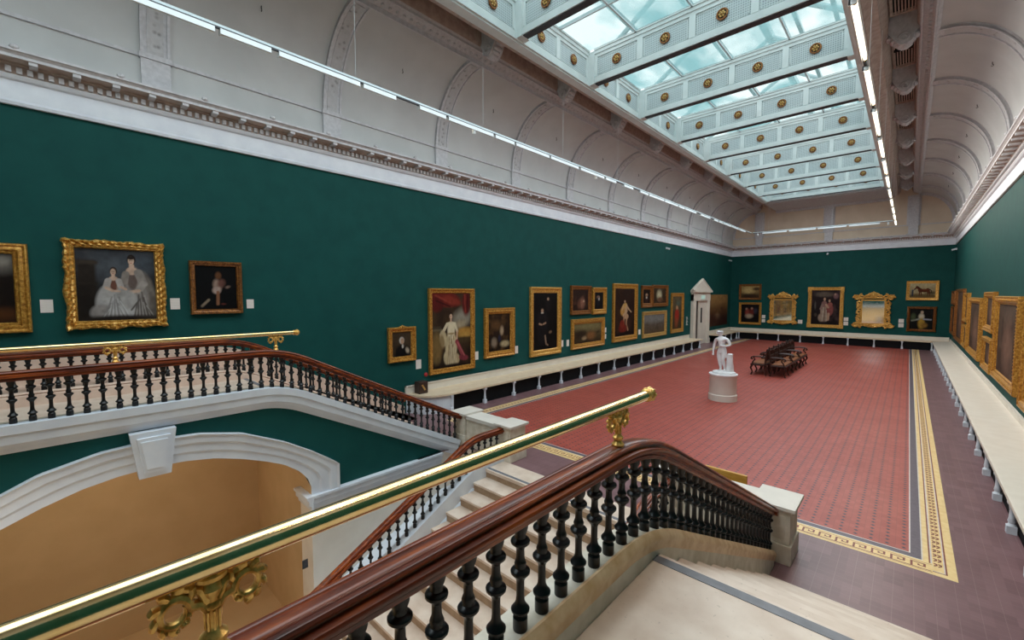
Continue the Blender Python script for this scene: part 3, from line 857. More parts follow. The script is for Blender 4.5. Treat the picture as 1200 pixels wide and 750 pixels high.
ops += [('l',.66,.14,.78,.30,.01,(104,96,90),.6),('e',.5,.02,.6,.05,0,(40,32,28),.4)]
picture('L', .13, 1.30, 2.47, 3.83, .125, 'ornate', 'goldbright', ops,
        'large carved gold frame with a painted woman and child in silvery dresses', 2, orn=.03, res=130)
picture('L', 1.64, 2.43, 2.65, 3.59, .085, 'plain', 'golddark',
        [('g',(10,9,10),(8,7,8)),('e',.55,.78,.07,.08,0,(110,70,44),.4),('e',.52,.55,.10,.14,10,(170,140,124),.3),('e',.62,.6,.09,.1,-20,(110,72,62),.4),('e',.5,.44,.1,.08,0,(186,160,148),.3),('l',.53,.4,.52,.12,.03,(150,100,72),.4),('l',.14,.08,.3,.22,.025,(150,130,110),.5),('e',.78,.52,.06,.03,20,(130,104,92),.5),('e',.66,.12,.06,.02,0,(90,40,34),.5)],
        'small bronze framed nearly black painting above the brass rail end', 3, beads=.03, res=70)
# ---- left wall, hall level
def bust(bg, coat, skin=(196,156,128), hair=(206,196,182)):
    return [('g',bg,tuple(int(c*.7) for c in bg)),('n',3,tuple(int(c*1.25) for c in bg),.45,2),('e',.5,.12,.36,.36,0,coat,.2),('e',.55,.42,.05,.08,0,(214,206,194),.3),('e',.5,.66,.13,.14,0,hair,.2),('e',.53,.63,.09,.12,0,skin,.2),('e',.8,.24,.09,.12,20,(196,178,154),.4)]
picture('L', 5.48, 6.26, 1.33, 2.19, .13, 'plain', 'gold', bust((74,58,42),(14,13,14)), 'small gold framed portrait of a grey haired sitter in black coat', 4, crest=.1, res=50)
GWN = (206,186,146); GWD = (150,126,88); GWL = (232,216,182)
ops = [('g',(62,44,30),(38,26,18)),('n',3,(84,62,38),.5,2),('e',.78,.66,.26,.12,20,(150,142,126),.4),('e',.72,.58,.16,.05,10,(176,160,130),.5),('e',.84,.47,.2,.06,0,(188,138,62),.4),('e',.84,.42,.18,.04,0,(196,150,74),.5),('r',.62,1.,.24,.38,(58,42,26),.05),('e',.82,.36,.2,.04,0,(74,58,34),.5),
       ('e',.30,.93,.42,.11,-10,(116,36,28),.15),('e',.12,.85,.16,.10,20,(96,28,24),.2),('e',.50,.90,.22,.05,-16,(140,52,38),.3),('e',.88,.86,.11,.17,0,(100,30,26),.2),('l',.08,.97,.5,.86,.012,(150,62,46),.6),('l',.1,.90,.45,.82,.010,(64,18,16),.6),('l',.84,.98,.86,.74,.010,(146,56,44),.6),('l',.92,.98,.93,.74,.010,(60,18,16),.6),
       ('r',.0,.20,.08,.50,(70,58,42),.03),('r',.0,.24,.50,.53,(110,100,80),.02),('r',.0,.22,.53,.56,(76,66,50),.02),('e',.10,.28,.13,.20,0,(128,102,60),.3),
       ('e',.47,.26,.15,.24,0,GWN,.08),('e',.42,.12,.14,.12,20,GWN,.1),('e',.56,.10,.13,.09,-15,(190,168,128),.1),('e',.47,.50,.095,.12,0,GWL,.1),('e',.47,.585,.12,.03,0,GWL,.15),('l',.47,.62,.47,.66,.012,(218,180,152),.2),
       ('e',.47,.705,.052,.036,0,(44,30,22),.1),('e',.468,.688,.036,.032,0,(220,182,154),.1),('e',.455,.692,.007,.004,0,(70,48,40),.3),('e',.482,.692,.007,.004,0,(70,48,40),.3),('e',.468,.672,.012,.003,0,(180,90,84),.3),
       ('l',.37,.585,.27,.49,.022,GWL,.12),('l',.27,.49,.20,.45,.016,(218,180,152),.15),('e',.27,.40,.085,.11,10,GWN,.12),('e',.24,.36,.06,.09,10,GWD,.3),('l',.57,.585,.63,.48,.020,GWL,.12),('l',.63,.48,.62,.38,.013,(218,180,152),.15),
       ('l',.62,.34,.80,.13,.030,(150,66,72),.15),('e',.80,.11,.13,.04,-10,(130,54,62),.2),('l',.64,.33,.82,.14,.008,(190,104,104),.6)]
for k in range(7): ops += [('l',.38+.035*k,.05,.41+.02*k,.30+.04*((k*3)%5),.006,GWD,.7),('l',.395+.035*k,.05,.42+.02*k,.26+.05*((k*2)%5),.005,GWL,.7)]
ops += [('e',.47,.455,.10,.012,0,(170,146,104),.4),('e',.5,.015,.6,.03,0,(36,26,18),.4)]
picture('L', 6.68, 8.27, .87, 3.16, .13, 'plain', 'gold', ops, 'tall gold framed painting of a figure in pale gown beneath red drapery', 5, res=110)
picture('L', 8.68, 9.99, 1.08, 2.59, .19, 'deep', 'gold', [('g',(54,36,22),(30,20,14)),('n',4,(96,66,36),.5,3),('e',.6,.55,.08,.12,0,(186,160,130),.4),('e',.5,.34,.06,.1,0,(40,40,60),.3),('e',.25,.24,.12,.12,0,(150,130,110),.4),('e',.75,.18,.2,.08,0,(190,170,130),.4),('e',.35,.7,.2,.12,0,(100,70,40),.6)], 'upright gold framed dim still life right of the tall gowned figure', 6, res=50)
ops = [('g',(16,12,11),(11,9,9)),('e',.62,.80,.13,.13,0,(26,21,21),.2),('e',.60,.905,.055,.028,0,(44,36,32),.2),('e',.60,.890,.042,.026,0,(170,136,112),.15),('e',.36,.50,.24,.20,0,(27,23,25),.15),('e',.36,.30,.22,.20,0,(24,20,22),.2),('e',.36,.705,.062,.032,0,(70,56,46),.15),('e',.36,.685,.050,.032,0,(196,156,128),.12),('e',.36,.648,.06,.010,0,(200,192,180),.2),
       ('l',.28,.58,.22,.46,.03,(32,27,29),.2),('l',.46,.58,.50,.48,.03,(32,27,29),.2),('l',.50,.47,.40,.45,.016,(180,142,116),.2),('l',.24,.46,.34,.44,.016,(180,142,116),.2),('r',.30,.46,.40,.43,(20,16,15),.02),('l',.48,.24,.52,.10,.018,(160,132,110),.2),('l',.52,.10,.60,.07,.014,(140,112,92),.2),('e',.70,.30,.06,.025,10,(140,112,90),.3)]
picture('L', 10.76, 12.47, .90, 3.25, .2, 'plain', 'goldbright', ops, 'tall bright gold framed black painting with two pale faces', 7, res=80)
picture('L', 13.08, 14.43, 2.24, 3.33, .15, 'plain', 'golddark', [('g',(50,32,26),(44,26,20)),('n',4,(84,54,40),.5,3),('e',.6,.35,.16,.24,0,(150,104,84),.5),('e',.4,.3,.1,.2,0,(110,70,52),.5),('e',.7,.45,.05,.06,0,(196,160,130),.4)], 'small gilt framed brown group scene, left of the upper pair', 8, res=40)
picture('L', 14.55, 15.6, 2.21, 3.28, .2, 'plain', 'gold', [('g',(16,12,12),(12,10,10)),('e',.42,.7,.16,.1,0,(180,140,116),.3),('e',.42,.45,.16,.3,0,(30,26,34),.3),('e',.5,.6,.08,.08,0,(196,186,176),.4)], 'small gilt framed dark portrait, right of the upper pair', 9, res=36)
picture('L', 13.14, 15.48, .92, 2.06, .2, 'deep', 'gold', [('g',(120,104,68),(54,38,24)),('n',4,(60,44,30),.45,3),('e',.5,.86,.5,.2,0,(136,124,84),.7),('e',.6,.36,.16,.2,0,(140,96,56),.5),('e',.35,.26,.08,.1,0,(190,160,120),.4),('e',.2,.45,.2,.2,0,(52,38,26),.6)], 'wide gold framed brown landscape hung under two small pictures', 10, res=50)
ops = [('g',(48,28,20),(30,15,12)),('n',4,(72,44,28),.5,2),('e',.5,.55,.13,.10,0,(204,166,130),.1),('e',.50,.64,.12,.05,0,(206,168,132),.12),('e',.44,.62,.15,.05,30,(204,160,84),.15),('e',.38,.52,.11,.09,0,(190,140,72),.2),('l',.58,.64,.70,.56,.022,(206,166,130),.15),('l',.70,.56,.82,.50,.016,(206,166,130),.15),('l',.42,.63,.36,.56,.022,(206,166,130),.15),('e',.50,.745,.055,.028,0,(60,36,24),.12),('e',.49,.728,.042,.026,0,(208,168,136),.12),
       ('e',.54,.42,.15,.06,-10,(204,164,128),.15),('l',.60,.42,.58,.26,.035,(196,154,118),.15),('l',.58,.26,.66,.12,.024,(180,136,104),.15),('l',.46,.40,.44,.24,.030,(180,136,104),.2),('e',.40,.16,.20,.09,0,(118,36,26),.2),('e',.36,.26,.12,.08,20,(134,46,32),.2),('e',.72,.28,.12,.1,0,(60,34,24),.3),('e',.5,.03,.6,.05,0,(24,14,10),.4)]
picture('L', 16.16, 18.36, .95, 3.47, .22, 'plain', 'gold', ops, 'tall gold framed painting of a seated bare shouldered figure', 11, res=80)
picture('L', 18.8, 19.93, 2.38, 3.42, .2, 'plain', 'golddark', [('g',(36,22,16),(26,16,12)),('e',.5,.6,.16,.12,0,(190,150,120),.4),('e',.5,.3,.25,.25,0,(60,40,36),.4),('e',.5,.42,.1,.08,0,(196,186,170),.4)], 'small gilt framed head, butted against a wider picture near the doorway', 12, res=36)
picture('L', 19.95, 21.75, 2.40, 3.47, .17, 'plain', 'golddark', [('g',(70,54,36),(54,36,24)),('n',4,(96,76,52),.5,3),('e',.45,.55,.18,.3,0,(206,196,160),.5),('e',.5,.25,.2,.16,0,(120,84,60),.5)], 'small gilt framed bright centred scene, nearest the doorway in the upper row', 13, res=40)
picture('L', 18.95, 21.62, .92, 2.18, .18, 'plain', 'goldpale', [('g',(120,116,112),(96,74,50)),('n',4,(84,70,56),.5,3),('e',.5,.8,.6,.2,0,(134,130,126),.6)]+[('l',.1+.08*k,.2,.1+.08*k,.42+.06*(k%3),.012,(70,56,44),.5) for k in range(11)], 'wide pale gilt framed grey harbour view beneath two small pictures', 14, res=50)
picture('L', 22.24, 23.88, .94, 3.08, .2, 'plain', 'gold', [('g',(112,96,70),(70,52,34)),('n',4,(60,60,44),.5,3),('e',.5,.42,.22,.22,0,(170,50,36),.3),('e',.5,.66,.12,.06,0,(196,150,110),.4),('e',.45,.2,.16,.14,0,(150,80,50),.5),('e',.6,.8,.2,.08,0,(90,100,86),.6)], 'tall gilt framed painting with red robe, just left of the white doorway', 15, res=50)
picture('L', 28.2, 31.8, .95, 2.99, 0, 'plain', 'gold', [('g',(150,110,66),(48,24,20)),('n',4,(96,62,40),.5,3),('e',.5,.9,.6,.2,0,(170,130,80),.7),('e',.4,.3,.14,.08,0,(170,140,110),.6),('e',.75,.15,.4,.2,0,(54,24,22),.6),('e',.2,.2,.2,.2,0,(70,36,28),.6)], 'large unframed brown landscape between the white doorway and corner', 16, res=50)
# ---- far wall
picture('F', -8.65, -7.29, 2.64, 3.70, .13, 'plain', 'golddark', [('g',(190,160,100),(84,58,34)),('n',4,(120,92,56),.5,2),('e',.4,.6,.3,.25,0,(214,186,124),.5),('e',.5,.15,.6,.2,0,(60,42,28),.5),('e',.85,.75,.2,.12,0,(70,50,34),.5)], 'gilt framed golden landscape, upper of two at far wall left end', 17, res=40)
picture('F', -8.62, -7.25, .96, 2.45, .14, 'plain', 'gold', [('g',(26,18,20),(20,14,14)),('e',.35,.55,.12,.2,0,(150,70,60),.4),('e',.6,.6,.12,.2,0,(120,46,40),.4),('e',.45,.35,.2,.12,0,(190,166,140),.4),('e',.3,.75,.06,.06,0,(180,140,116),.3),('e',.6,.78,.06,.06,0,(180,140,116),.3),('e',.8,.65,.1,.14,0,(60,60,74),.5)], 'gold framed group in red coats, lower of two at far wall left end', 18, res=40)
ops = [('g',(50,38,40),(26,18,18)),('n',4,(80,62,62),.5,3),('e',.45,.88,.30,.07,0,(110,96,84),.4),('e',.46,.40,.13,.26,0,(176,152,132),.1),('e',.40,.18,.14,.14,15,(168,146,128),.15),('e',.46,.60,.10,.09,0,(150,110,104),.12),('e',.66,.44,.12,.18,0,(146,80,76),.12),('e',.66,.58,.09,.07,0,(166,96,88),.15),('e',.47,.755,.05,.05,0,(50,36,30),.1),('e',.47,.74,.040,.046,0,(206,166,138),.1),('e',.645,.705,.044,.046,0,(90,60,40),.1),('e',.64,.692,.036,.040,0,(206,166,138),.1),
       ('l',.53,.58,.60,.50,.025,(206,166,138),.2),('l',.40,.58,.34,.46,.028,(160,130,120),.2),('l',.62,.32,.60,.14,.03,(196,156,130),.2),('l',.44,.5,.40,.10,.010,(206,190,170),.5),('l',.49,.5,.47,.08,.010,(140,116,102),.5),('l',.54,.42,.55,.1,.010,(206,190,170),.5),
       ('e',.86,.83,.09,.08,0,(128,94,98),.3),('e',.83,.88,.03,.03,0,(190,150,128),.3),('e',.14,.56,.03,.12,0,(92,84,80),.3),('e',.16,.28,.05,.05,0,(84,70,60),.4),('e',.5,.03,.6,.06,0,(30,22,20),.4)]
picture('F', -4.66, -2.87, .95, 3.44, .19, 'plain', 'goldbright', ops, 'large square cornered gold frame in the middle of the far wall', 20, corners=1, res=90)
HR = (92,44,26)
horse = [('g',(196,182,142),(150,126,84)),('n',3,(210,196,156),.5,2),('e',.5,.12,.7,.14,0,(112,92,56),.3),('e',.85,.34,.2,.1,0,(100,90,60),.5),
 ('e',.56,.50,.19,.115,0,HR,.12),('e',.42,.52,.09,.14,0,HR,.15),('e',.70,.53,.085,.13,0,HR,.15),('l',.41,.58,.29,.74,.075,HR,.15),('l',.30,.73,.21,.62,.042,HR,.15),('l',.295,.78,.285,.83,.014,HR,.2),
 ('l',.40,.45,.385,.28,.030,HR,.2),('l',.385,.28,.39,.15,.018,HR,.2),('l',.45,.43,.46,.28,.028,HR,.2),('l',.46,.28,.455,.15,.018,HR,.2),('l',.70,.46,.72,.30,.034,HR,.2),('l',.72,.30,.70,.15,.018,HR,.2),('l',.76,.48,.79,.31,.032,HR,.2),('l',.79,.31,.775,.15,.018,HR,.2),
 ('l',.775,.58,.84,.50,.022,(54,28,18),.2),('l',.84,.50,.85,.36,.018,(54,28,18),.3),('l',.40,.66,.33,.76,.02,(54,28,18),.3),('e',.6,.57,.14,.03,0,(126,68,42),.6),
 ('l',.12,.16,.12,.42,.045,(60,64,78),.2),('e',.12,.48,.035,.1,0,(70,76,92),.2),('e',.12,.62,.024,.045,0,(190,150,120),.2),('l',.14,.5,.2,.6,.018,(70,76,92),.2)]
picture('F', -.125, 1.17, 2.68, 3.74, .14, 'plain', 'goldbright', horse, 'gilt framed painting of a brown horse with groom, upper right of far wall', 22, res=100)
picture('F', -.045, 1.13, .96, 2.33, .13, 'ornate', 'golddark', [('g',(24,22,20),(18,16,14)),('e',.5,.62,.12,.16,0,(214,200,176),.3),('e',.52,.84,.06,.07,0,(214,186,160),.3),('e',.5,.3,.14,.26,0,(190,150,60),.3),('l',.42,.5,.1,.42,.04,(150,150,140),.5),('l',.6,.5,.9,.48,.035,(160,164,176),.5),('e',.15,.6,.1,.16,0,(80,90,60),.5),('e',.62,.2,.14,.12,-30,(150,110,50),.4)], 'dark carved frame holding a pale figure in yellow skirt beneath the horse', 23, orn=.02, res=54)
# gilt rococo mirrors
def rococo(W, H, ix0, ix1, iz0, iz1, seed, label):
    t = thing('gilt_mirror', label, 'mirror')
    m = MB(); r = random.Random(seed)
    cx = (ix0+ix1)/2
    fr = .07
    for (a,b,c_,d_) in ((ix0-fr,ix0,iz0-fr,iz1+fr),(ix1,ix1+fr,iz0-fr,iz1+fr)): m.box(a,b,-.09,0,c_,d_)
    m.box(ix0,ix1,-.09,0,iz0-fr,iz0); m.box(ix0,ix1,-.09,0,iz1,iz1+fr)
    m.box(ix0,ix1,-.02,0,iz0,iz1)
    def scroll(x, z, R, turns, a0, dirn, th, tail=None):
        pts = []
        N = int(14*turns)
        for k in range(N+1):
            q = k/N; a = a0+dirn*q*turns*2*PI; rr = R*(1-.8*q); pts.append((x+rr*math.cos(a), -.06-.03*q, z+rr*math.sin(a)))
        m.tube(pts, [1.35*th*(1.15-.5*k/N) for k in range(N+1)], 7)
    x0,x1 = -W/2, W/2
    # sides: paired S scrolls and leaves
    for s in (-1,1):
        ed = (ix0 if s < 0 else ix1)+s*fr; span = (x1-ix1-fr) if s > 0 else (ix0-fr-x0)
        n = 5
        for i in range(n):
            z = iz0+(iz1-iz0)*(i+.5)/n
            scroll(ed+s*span*.3, z, span*.36, 1.1, PI/2 if i%2 else -PI/2, s*(1 if i%2 else -1), .032)
            for k in range(3): m.ball((ed+s*span*(.25+.3*r.random()), -.06, z+r.uniform(-.12,.12)), .06,.04,.045,7,5)
        m.tube([(ed+s*span*(.2+.3*math.sin(q*PI*3)**2), -.05, iz0-.05+(iz1-iz0+.1)*q) for q in np.linspace(0,1,25)], .038, 7)
        # corners
        for (zz,dz) in ((iz1,1),(iz0,-1)):
            hz = (H-iz1) if dz > 0 else iz0
            scroll(ed+s*span*.55, zz+dz*hz*.3, span*.42, 1.3, 0 if s>0 else PI, s*dz, .04)
            scroll(ed-s*span*.1, zz+dz*hz*.45, span*.38, 1.2, PI/2*dz, -s*dz, .036)
            m.tube([(ed-s*.1,-.05,zz+dz*.1),(ed+s*span*.4,-.06,zz+dz*hz*.35),(ed+s*span*.9,-.05,zz+dz*hz*.62)], [.05,.045,.02], 7)
            for k in range(6): m.ball((ed+s*span*r.uniform(-.1,.8), -.06, zz+dz*hz*r.uniform(.1,.6)), r.uniform(.03,.065),.04,r.uniform(.03,.06),7,5)
    # crest and apron
    for (zz,dz,hz) in ((iz1+fr,1,H-iz1-fr),(iz0-fr,-1,iz0-fr)):
        if hz < .06: hz = .06
        for s in (-1,1):
            m.tube([(cx+s*(ix1-ix0)*.5*q, -.055, zz+dz*hz*(.25+.35*math.cos(q*PI*.5)+.08*math.sin(q*12))) for q in np.linspace(.05,1,14)], [.06-.025*k/13 for k in range(14)], 7)
            m.tube([(cx+s*(ix1-ix0)*.5*q, -.05, zz+dz*hz*.2) for q in np.linspace(0,1,6)], .05, 7)
            scroll(cx+s*(ix1-ix0)*.22, zz+dz*hz*.4, hz*.28, 1.2, PI/2*dz, s*dz, .035)
        for k in range(-3,4):
            m.ball((cx+k*.075, -.07, zz+dz*hz*(.72-.05*abs(k))), .05,.045,hz*(.24-.03*abs(k)),8,5)
        m.ball((cx,-.08,zz+dz*hz*.45), .1,.05,hz*.28,10,6)
    m.build('frame', M['goldbright'], t, True)
    g = MB(); g.box(ix0,ix1,-.03,-.02,iz0,iz1); g.build('mirror_glass', M['mirror'], t)
    return t
t = rococo(1.68, 2.2, -.50, .53, .28, 1.60, 4, 'carved gilt mirror with one white card beside it on the far wall'); t.location = (-6.03, YF, 1.03)
t = rococo(1.86, 2.15, -.49, .49, .28, 1.58, 9, 'wider carved gilt mirror right of the central painting on the far wall'); t.location = (-1.50, YF, 1.05)
# ---- right wall (seen steeply from the side)
def brown(seed): return [('g',(96,80,70),(70,52,44)),('n',4,(120,100,84),.5,3),('n',7,(70,50,44),.55,3),('e',.5,.4,.2,.3,0,(136,104,88),.6)]
RP = [(30.2,31.9,2.47,3.18,.1,'golddark','small dark frame above another, deepest on the right wall',31,{}),
      (29.6,31.9,1.0,2.42,.12,'golddark','lower gilt frame of the deepest pair on the right wall',32,{}),
      (25.5,29.2,.92,3.24,.12,'golddark','large dark framed canvas third deepest on the right wall',33,{}),
      (23.6,25.3,1.92,3.06,.16,'gold','small gold frame high up, between large canvases on the right wall',34,{}),
      (23.6,25.3,.93,1.80,.14,'gold','small gold frame low down, below its twin on the right wall',35,{}),
      (19.6,23.3,.90,2.89,.2,'gold','large gold beaded frame at the middle of the right wall',36,dict(beads=.07)),
      (16.9,18.8,1.95,3.07,.18,'gold','upper gold frame of the nearer stacked pair on the right wall',37,{}),
      (16.9,18.7,.86,1.78,.16,'gold','lower gold frame of the nearer stacked pair on the right wall',38,{}),
      (13.3,16.55,.90,2.96,.2,'gold','largest beaded gold frame nearest to us on the right wall',39,dict(beads=.07)),
      (9.6,12.75,.82,2.9,.2,'gold','gold frame only its corner showing at the right picture edge',40,{})]
for (a,b,z0,z1,fw,mt,lab,sd,kw) in RP: picture('R', a, b, z0, z1, fw, 'deep', mt, brown(sd), lab, sd, res=50, dbl=1.15, **kw)

# ------------------------------------------------------------------ wall cards, alarm, sensors
card_proto = {}
def card(wl, u, z, w, h, label):
    k = (w,h)
    if k not in card_proto:
        m = MB(); m.box(-w/2,w/2,-.008,0,-h/2,h/2); o = m.build('wall_card', M['card']); card_proto[k] = o
    else:
        o = card_proto[k].copy(); COL.objects.link(o)
    o.location = wall_loc(wl,u,z); o.rotation_euler = (0,0,WALLROT[wl])
    tag(o, label, 'wall label', 'white wall labels beside the paintings'); return o
for a in [('L',-.06,2.83,.13,.19,'white square card between the two largest frames above the stairs'),
          ('L',1.43,2.84,.13,.19,'white square card just right of the woman and child painting'),
          ('L',2.57,2.82,.12,.17,'white card right of the nearly black small painting'),
          ('L',6.37,1.20,.16,.24,'white card at lower right of the grey haired portrait'),
          ('L',8.38,1.21,.16,.24,'white card right of the pale gowned figure painting'),
          ('L',10.12,1.22,.16,.24,'white card right of the dim still life frame'),
          ('L',12.60,1.21,.15,.24,'white card touching right side of tall black painting'),
          ('L',12.96,1.20,.15,.24,'white card left of the wide brown landscape'),
          ('L',15.62,1.52,.16,.2,'upper of two cards right of the wide brown landscape'),
          ('L',15.62,1.25,.16,.2,'lower of two cards right of the wide brown landscape'),
          ('L',18.72,1.24,.2,.24,'white card right of the seated bare shouldered figure'),
          ('L',23.99,1.24,.16,.3,'white card at lower right of the red robe painting'),
          ('L',28.0,1.2,.14,.3,'white card just right of the white doorway'),
          ('F',-7.11,1.51,.2,.22,'upper card right of the group in red coats'),
          ('F',-7.11,1.24,.2,.22,'lower card right of the group in red coats'),
          ('F',-5.04,1.26,.24,.24,'single white card right of the left gilt mirror'),
          ('F',-2.73,1.51,.22,.22,'upper card right of the central far wall painting'),
          ('F',-2.73,1.25,.22,.22,'lower card right of the central far wall painting'),
          ('F',-.27,1.51,.22,.22,'upper card between right gilt mirror and yellow skirt painting'),
          ('F',-.27,1.26,.22,.22,'lower card between right gilt mirror and yellow skirt painting')]: card(*a)
m = MB()
for k in range(9): m.box(-.13,.13-.05*(k%3),-.003,0,-.24+k*.055,-.24+k*.055+.022)
o = m.build('wall_text', M['card']); o.location = (XL,24.58,1.5); o.rotation_euler = (0,0,PI/2); tag(o, 'column of small pale lettering on green wall left of the doorway', 'wall text')
m = MB(); m.lathe([(.055,0),(.055,.02),(.035,.03),(.02,.045)], 14); o = m.build('alarm_button', M['red'], smooth=True); o.location = (XL,6.59,.90); o.rotation_euler = (0,PI/2,0)
tag(o, 'round red button low on the green wall beside the gowned figure painting', 'alarm')
def sensor(loc, rot, label):
    t = thing('security_camera', label, 'camera', loc)
    t.rotation_euler = rot
    m = MB(); m.box(-.04,.04,-.04,0,-.05,.05); m.build('bracket', M['white'], t)
    m = MB(); m.tube([(0,-.04,0),(0,-.2,-.05)], .045, 10); m.build('camera_body', M['white'], t)
    return t
sensor((XL,21.5,5.36), (0,0,PI/2), 'small white sensor high on the left wall under the cornice')
sensor((-3.76,YF,5.5), (0,0,0), 'small white camera high at the centre of the far wall')
sensor((XL,31.9,5.35), (0,0,PI/2), 'tiny white sensor high in the far left corner')
sensor((XR,31.9,5.35), (0,0,-PI/2), 'tiny white sensor high in the far right corner')
# dark box standing at the end of the left bench
t = thing('dark_box', 'small dark brown box standing on the near end of the left bench', 'box', (XL+.16,6.30,.4925))
m = MB(); m.box(-.06,.16,-.13,.13,0,.30); m.build('box_body', M['darkbox'], t, bevel=.01)
m = MB(); m.prism([(.05,.24),(.16,.12),(.17,.13),(.06,.25)], 'y', -.08, .08); m.v = [(x+.002,y,z) for x,y,z in m.v]
m = MB(); m.add([(.163,-.07,.22),(.163,-.03,.24),(.163,.06,.10),(.163,.02,.08),(.17,-.07,.22),(.17,-.03,.24),(.17,.06,.10),(.17,.02,.08)], [(0,1,2,3),(7,6,5,4),(0,4,5,1),(1,5,6,2),(2,6,7,3),(3,7,4,0)]); m.build('pale_handset', M['goldpale'], t)

# ------------------------------------------------------------------ statue on drum pedestal
px_, py_ = -3.79, 12.92
t = thing('pedestal', 'white drum pedestal under the marble statue on the red floor', 'pedestal', (px_,py_,0))
m = MB(); m.lathe([(.375,0),(.375,.17),(.355,.19),(.352,.70),(.36,.715)], 40); m.build('drum', M['pedestal'], t, True)
m = MB(); m.lathe([(.36,.715),(.372,.72),(.372,.755),(.34,.762)], 40); m.build('top_slab', M['marble_white'], t, True)
st = thing('marble_statue', 'white marble nude statue leaning by a tree stump on its drum pedestal', 'statue', (px_,py_,.762), math.radians(-12))
def skin_mesh(name, verts, edges, radii, mat, parent, sub=2):
    me = bpy.data.meshes.new(name); me.from_pydata(verts, edges, []); o = bpy.data.objects.new(name, me); COL.objects.link(o)
    md = o.modifiers.new('skin','SKIN'); md.use_smooth_shade = True
    for i, r in enumerate(radii):
        sv = me.skin_vertices[0].data[i]; sv.radius = r if isinstance(r, tuple) else (r, r)
        sv.use_root = (i == 0)
    if sub:
        sd = o.modifiers.new('sub','SUBSURF'); sd.levels = sub; sd.render_levels = sub
    bpy.context.view_layer.update()
    dg = bpy.context.evaluated_depsgraph_get()
    nm = bpy.data.meshes.new_from_object(o.evaluated_get(dg)); nm.name = name
    o.modifiers.clear(); o.data = nm; nm.materials.clear(); nm.materials.append(mat)
    for p in nm.polygons: p.use_smooth = True
    o.parent = parent; return o
S = 1.13   # figure height, faces -Y
V_ = []; E_ = []; R_ = []
def J(x, y, z, r, par=None):
    V_.append((x*S, y*S, z*S)); R_.append((r[0]*S, r[1]*S) if isinstance(r, tuple) else r*S)
    if par is not None: E_.append((par, len(V_)-1))
    return len(V_)-1
pel = J(0,0,.53,(.088,.066)); wst = J(.012,.0,.62,(.074,.056),pel); che = J(.008,-.005,.74,(.106,.068),wst); upc = J(0,.01,.805,(.092,.052),che); nck = J(-.01,.008,.865,.033,upc); hd0 = J(-.018,-.010,.903,(.042,.046),nck); hd1 = J(-.022,-.012,.950,(.054,.060),hd0); J(-.022,-.006,.992,(.042,.046),hd1)
# right arm (viewer left) hanging
a = J(-.115,.005,.795,.042,upc); a = J(-.15,.012,.71,.035,a); a = J(-.168,.012,.63,.029,a); a = J(-.178,-.01,.55,.025,a); a = J(-.180,-.025,.49,.018,a); hR = J(-.178,-.032,.455,(.02,.013),a)
for k,(dx,L) in enumerate(((-.016,.04),(-.006,.046),(.004,.043),(.013,.035))):
    b = J(-.178+dx,-.038,.432,.0075,hR); b = J(-.176+dx,-.043,.432-L*.55,.007,b); J(-.172+dx,-.05,.432-L,.006,b)
b = J(-.160,-.045,.455,.009,hR); J(-.158,-.055,.425,.007,b)
# left arm bent across the waist
a = J(.115,.005,.795,.042,upc); a = J(.155,.02,.72,.035,a); a = J(.175,.02,.645,.03,a); a = J(.13,-.05,.625,.027,a); a = J(.075,-.085,.625,.02,a); hL = J(.045,-.098,.63,(.013,.02),a)
for k,(dz,L) in enumerate(((.016,.036),(.006,.042),(-.004,.04),(-.013,.032))):
    b = J(.02,-.103,.63+dz,.0075,hL); b = J(.02-L*.5,-.1,.628+dz,.007,b); J(.02-L*.9,-.092,.624+dz,.006,b)
b = J(.035,-.1,.655,.009,hL); J(.012,-.1,.664,.007,b)
# weight-bearing right leg, bent left leg
a = J(-.052,.0,.46,.066,pel); a = J(-.058,-.005,.36,.057,a); a = J(-.056,-.012,.275,.042,a); a = J(-.054,.004,.2,.042,a); a = J(-.05,.012,.10,.027,a); a = J(-.048,.005,.03,(.024,.026),a); b = J(-.052,-.05,.014,(.022,.014),a); J(-.054,-.085,.01,(.02,.01),b)
a = J(.052,-.005,.46,.066,pel); a = J(.052,-.04,.36,.056,a); a = J(.042,-.066,.28,.041,a); a = J(.040,-.03,.2,.041,a); a = J(.04,.005,.10,.026,a); a = J(.04,.01,.03,(.023,.025),a); b = J(.055,-.042,.014,(.021,.014),a); J(.062,-.075,.01,(.02,.01),b)
fig = skin_mesh('figure', V_, E_, R_, M['marble_white'], st); fig.location = (-.035,.03,.065); fig.rotation_euler = (0,math.radians(-4),0); fig.scale = (1.18,1.1,1)
m = MB()
m.ball((-.024*S,-.064*S,.928*S), .009*S,.014*S,.018*S,8,5); m.ball((-.024*S,-.058*S,.905*S), .016*S,.006*S,.006*S,8,4)
for s in (-1,1):
    m.ball((-.024*S+s*.018*S,-.058*S,.942*S), .009*S,.005*S,.005*S,8,4); m.ball((-.022*S+s*.048*S,-.005*S,.93*S), .006*S,.012*S,.018*S,8,5)
    m.ball((-.024*S+s*.018*S,-.058*S,.953*S), .014*S,.007*S,.004*S,8,4)
o = m.build('facial_features', M['marble_white'], st, True); o.location = fig.location; o.rotation_euler = fig.rotation_euler; o.scale = fig.scale
m = MB(); r = random.Random(3)
for k in range(70):
    a = r.uniform(0,2*PI); e = r.uniform(-.1,1); 
    x = math.cos(a)*math.cos(e)*.060*S; y = math.sin(a)*math.cos(e)*.062*S; z = math.sin(e)*.052*S
    if y < -.03*S and z < .022*S: continue
    m.ball((-.022*S+x, -.008*S+y, .955*S+z), .020*S,.020*S,.015*S,6,4)
o = m.build('hair', M['marble_white'], st, True); o.location = fig.location; o.rotation_euler = fig.rotation_euler; o.scale = fig.scale
m = MB(); rr = random.Random(5)
rings = []
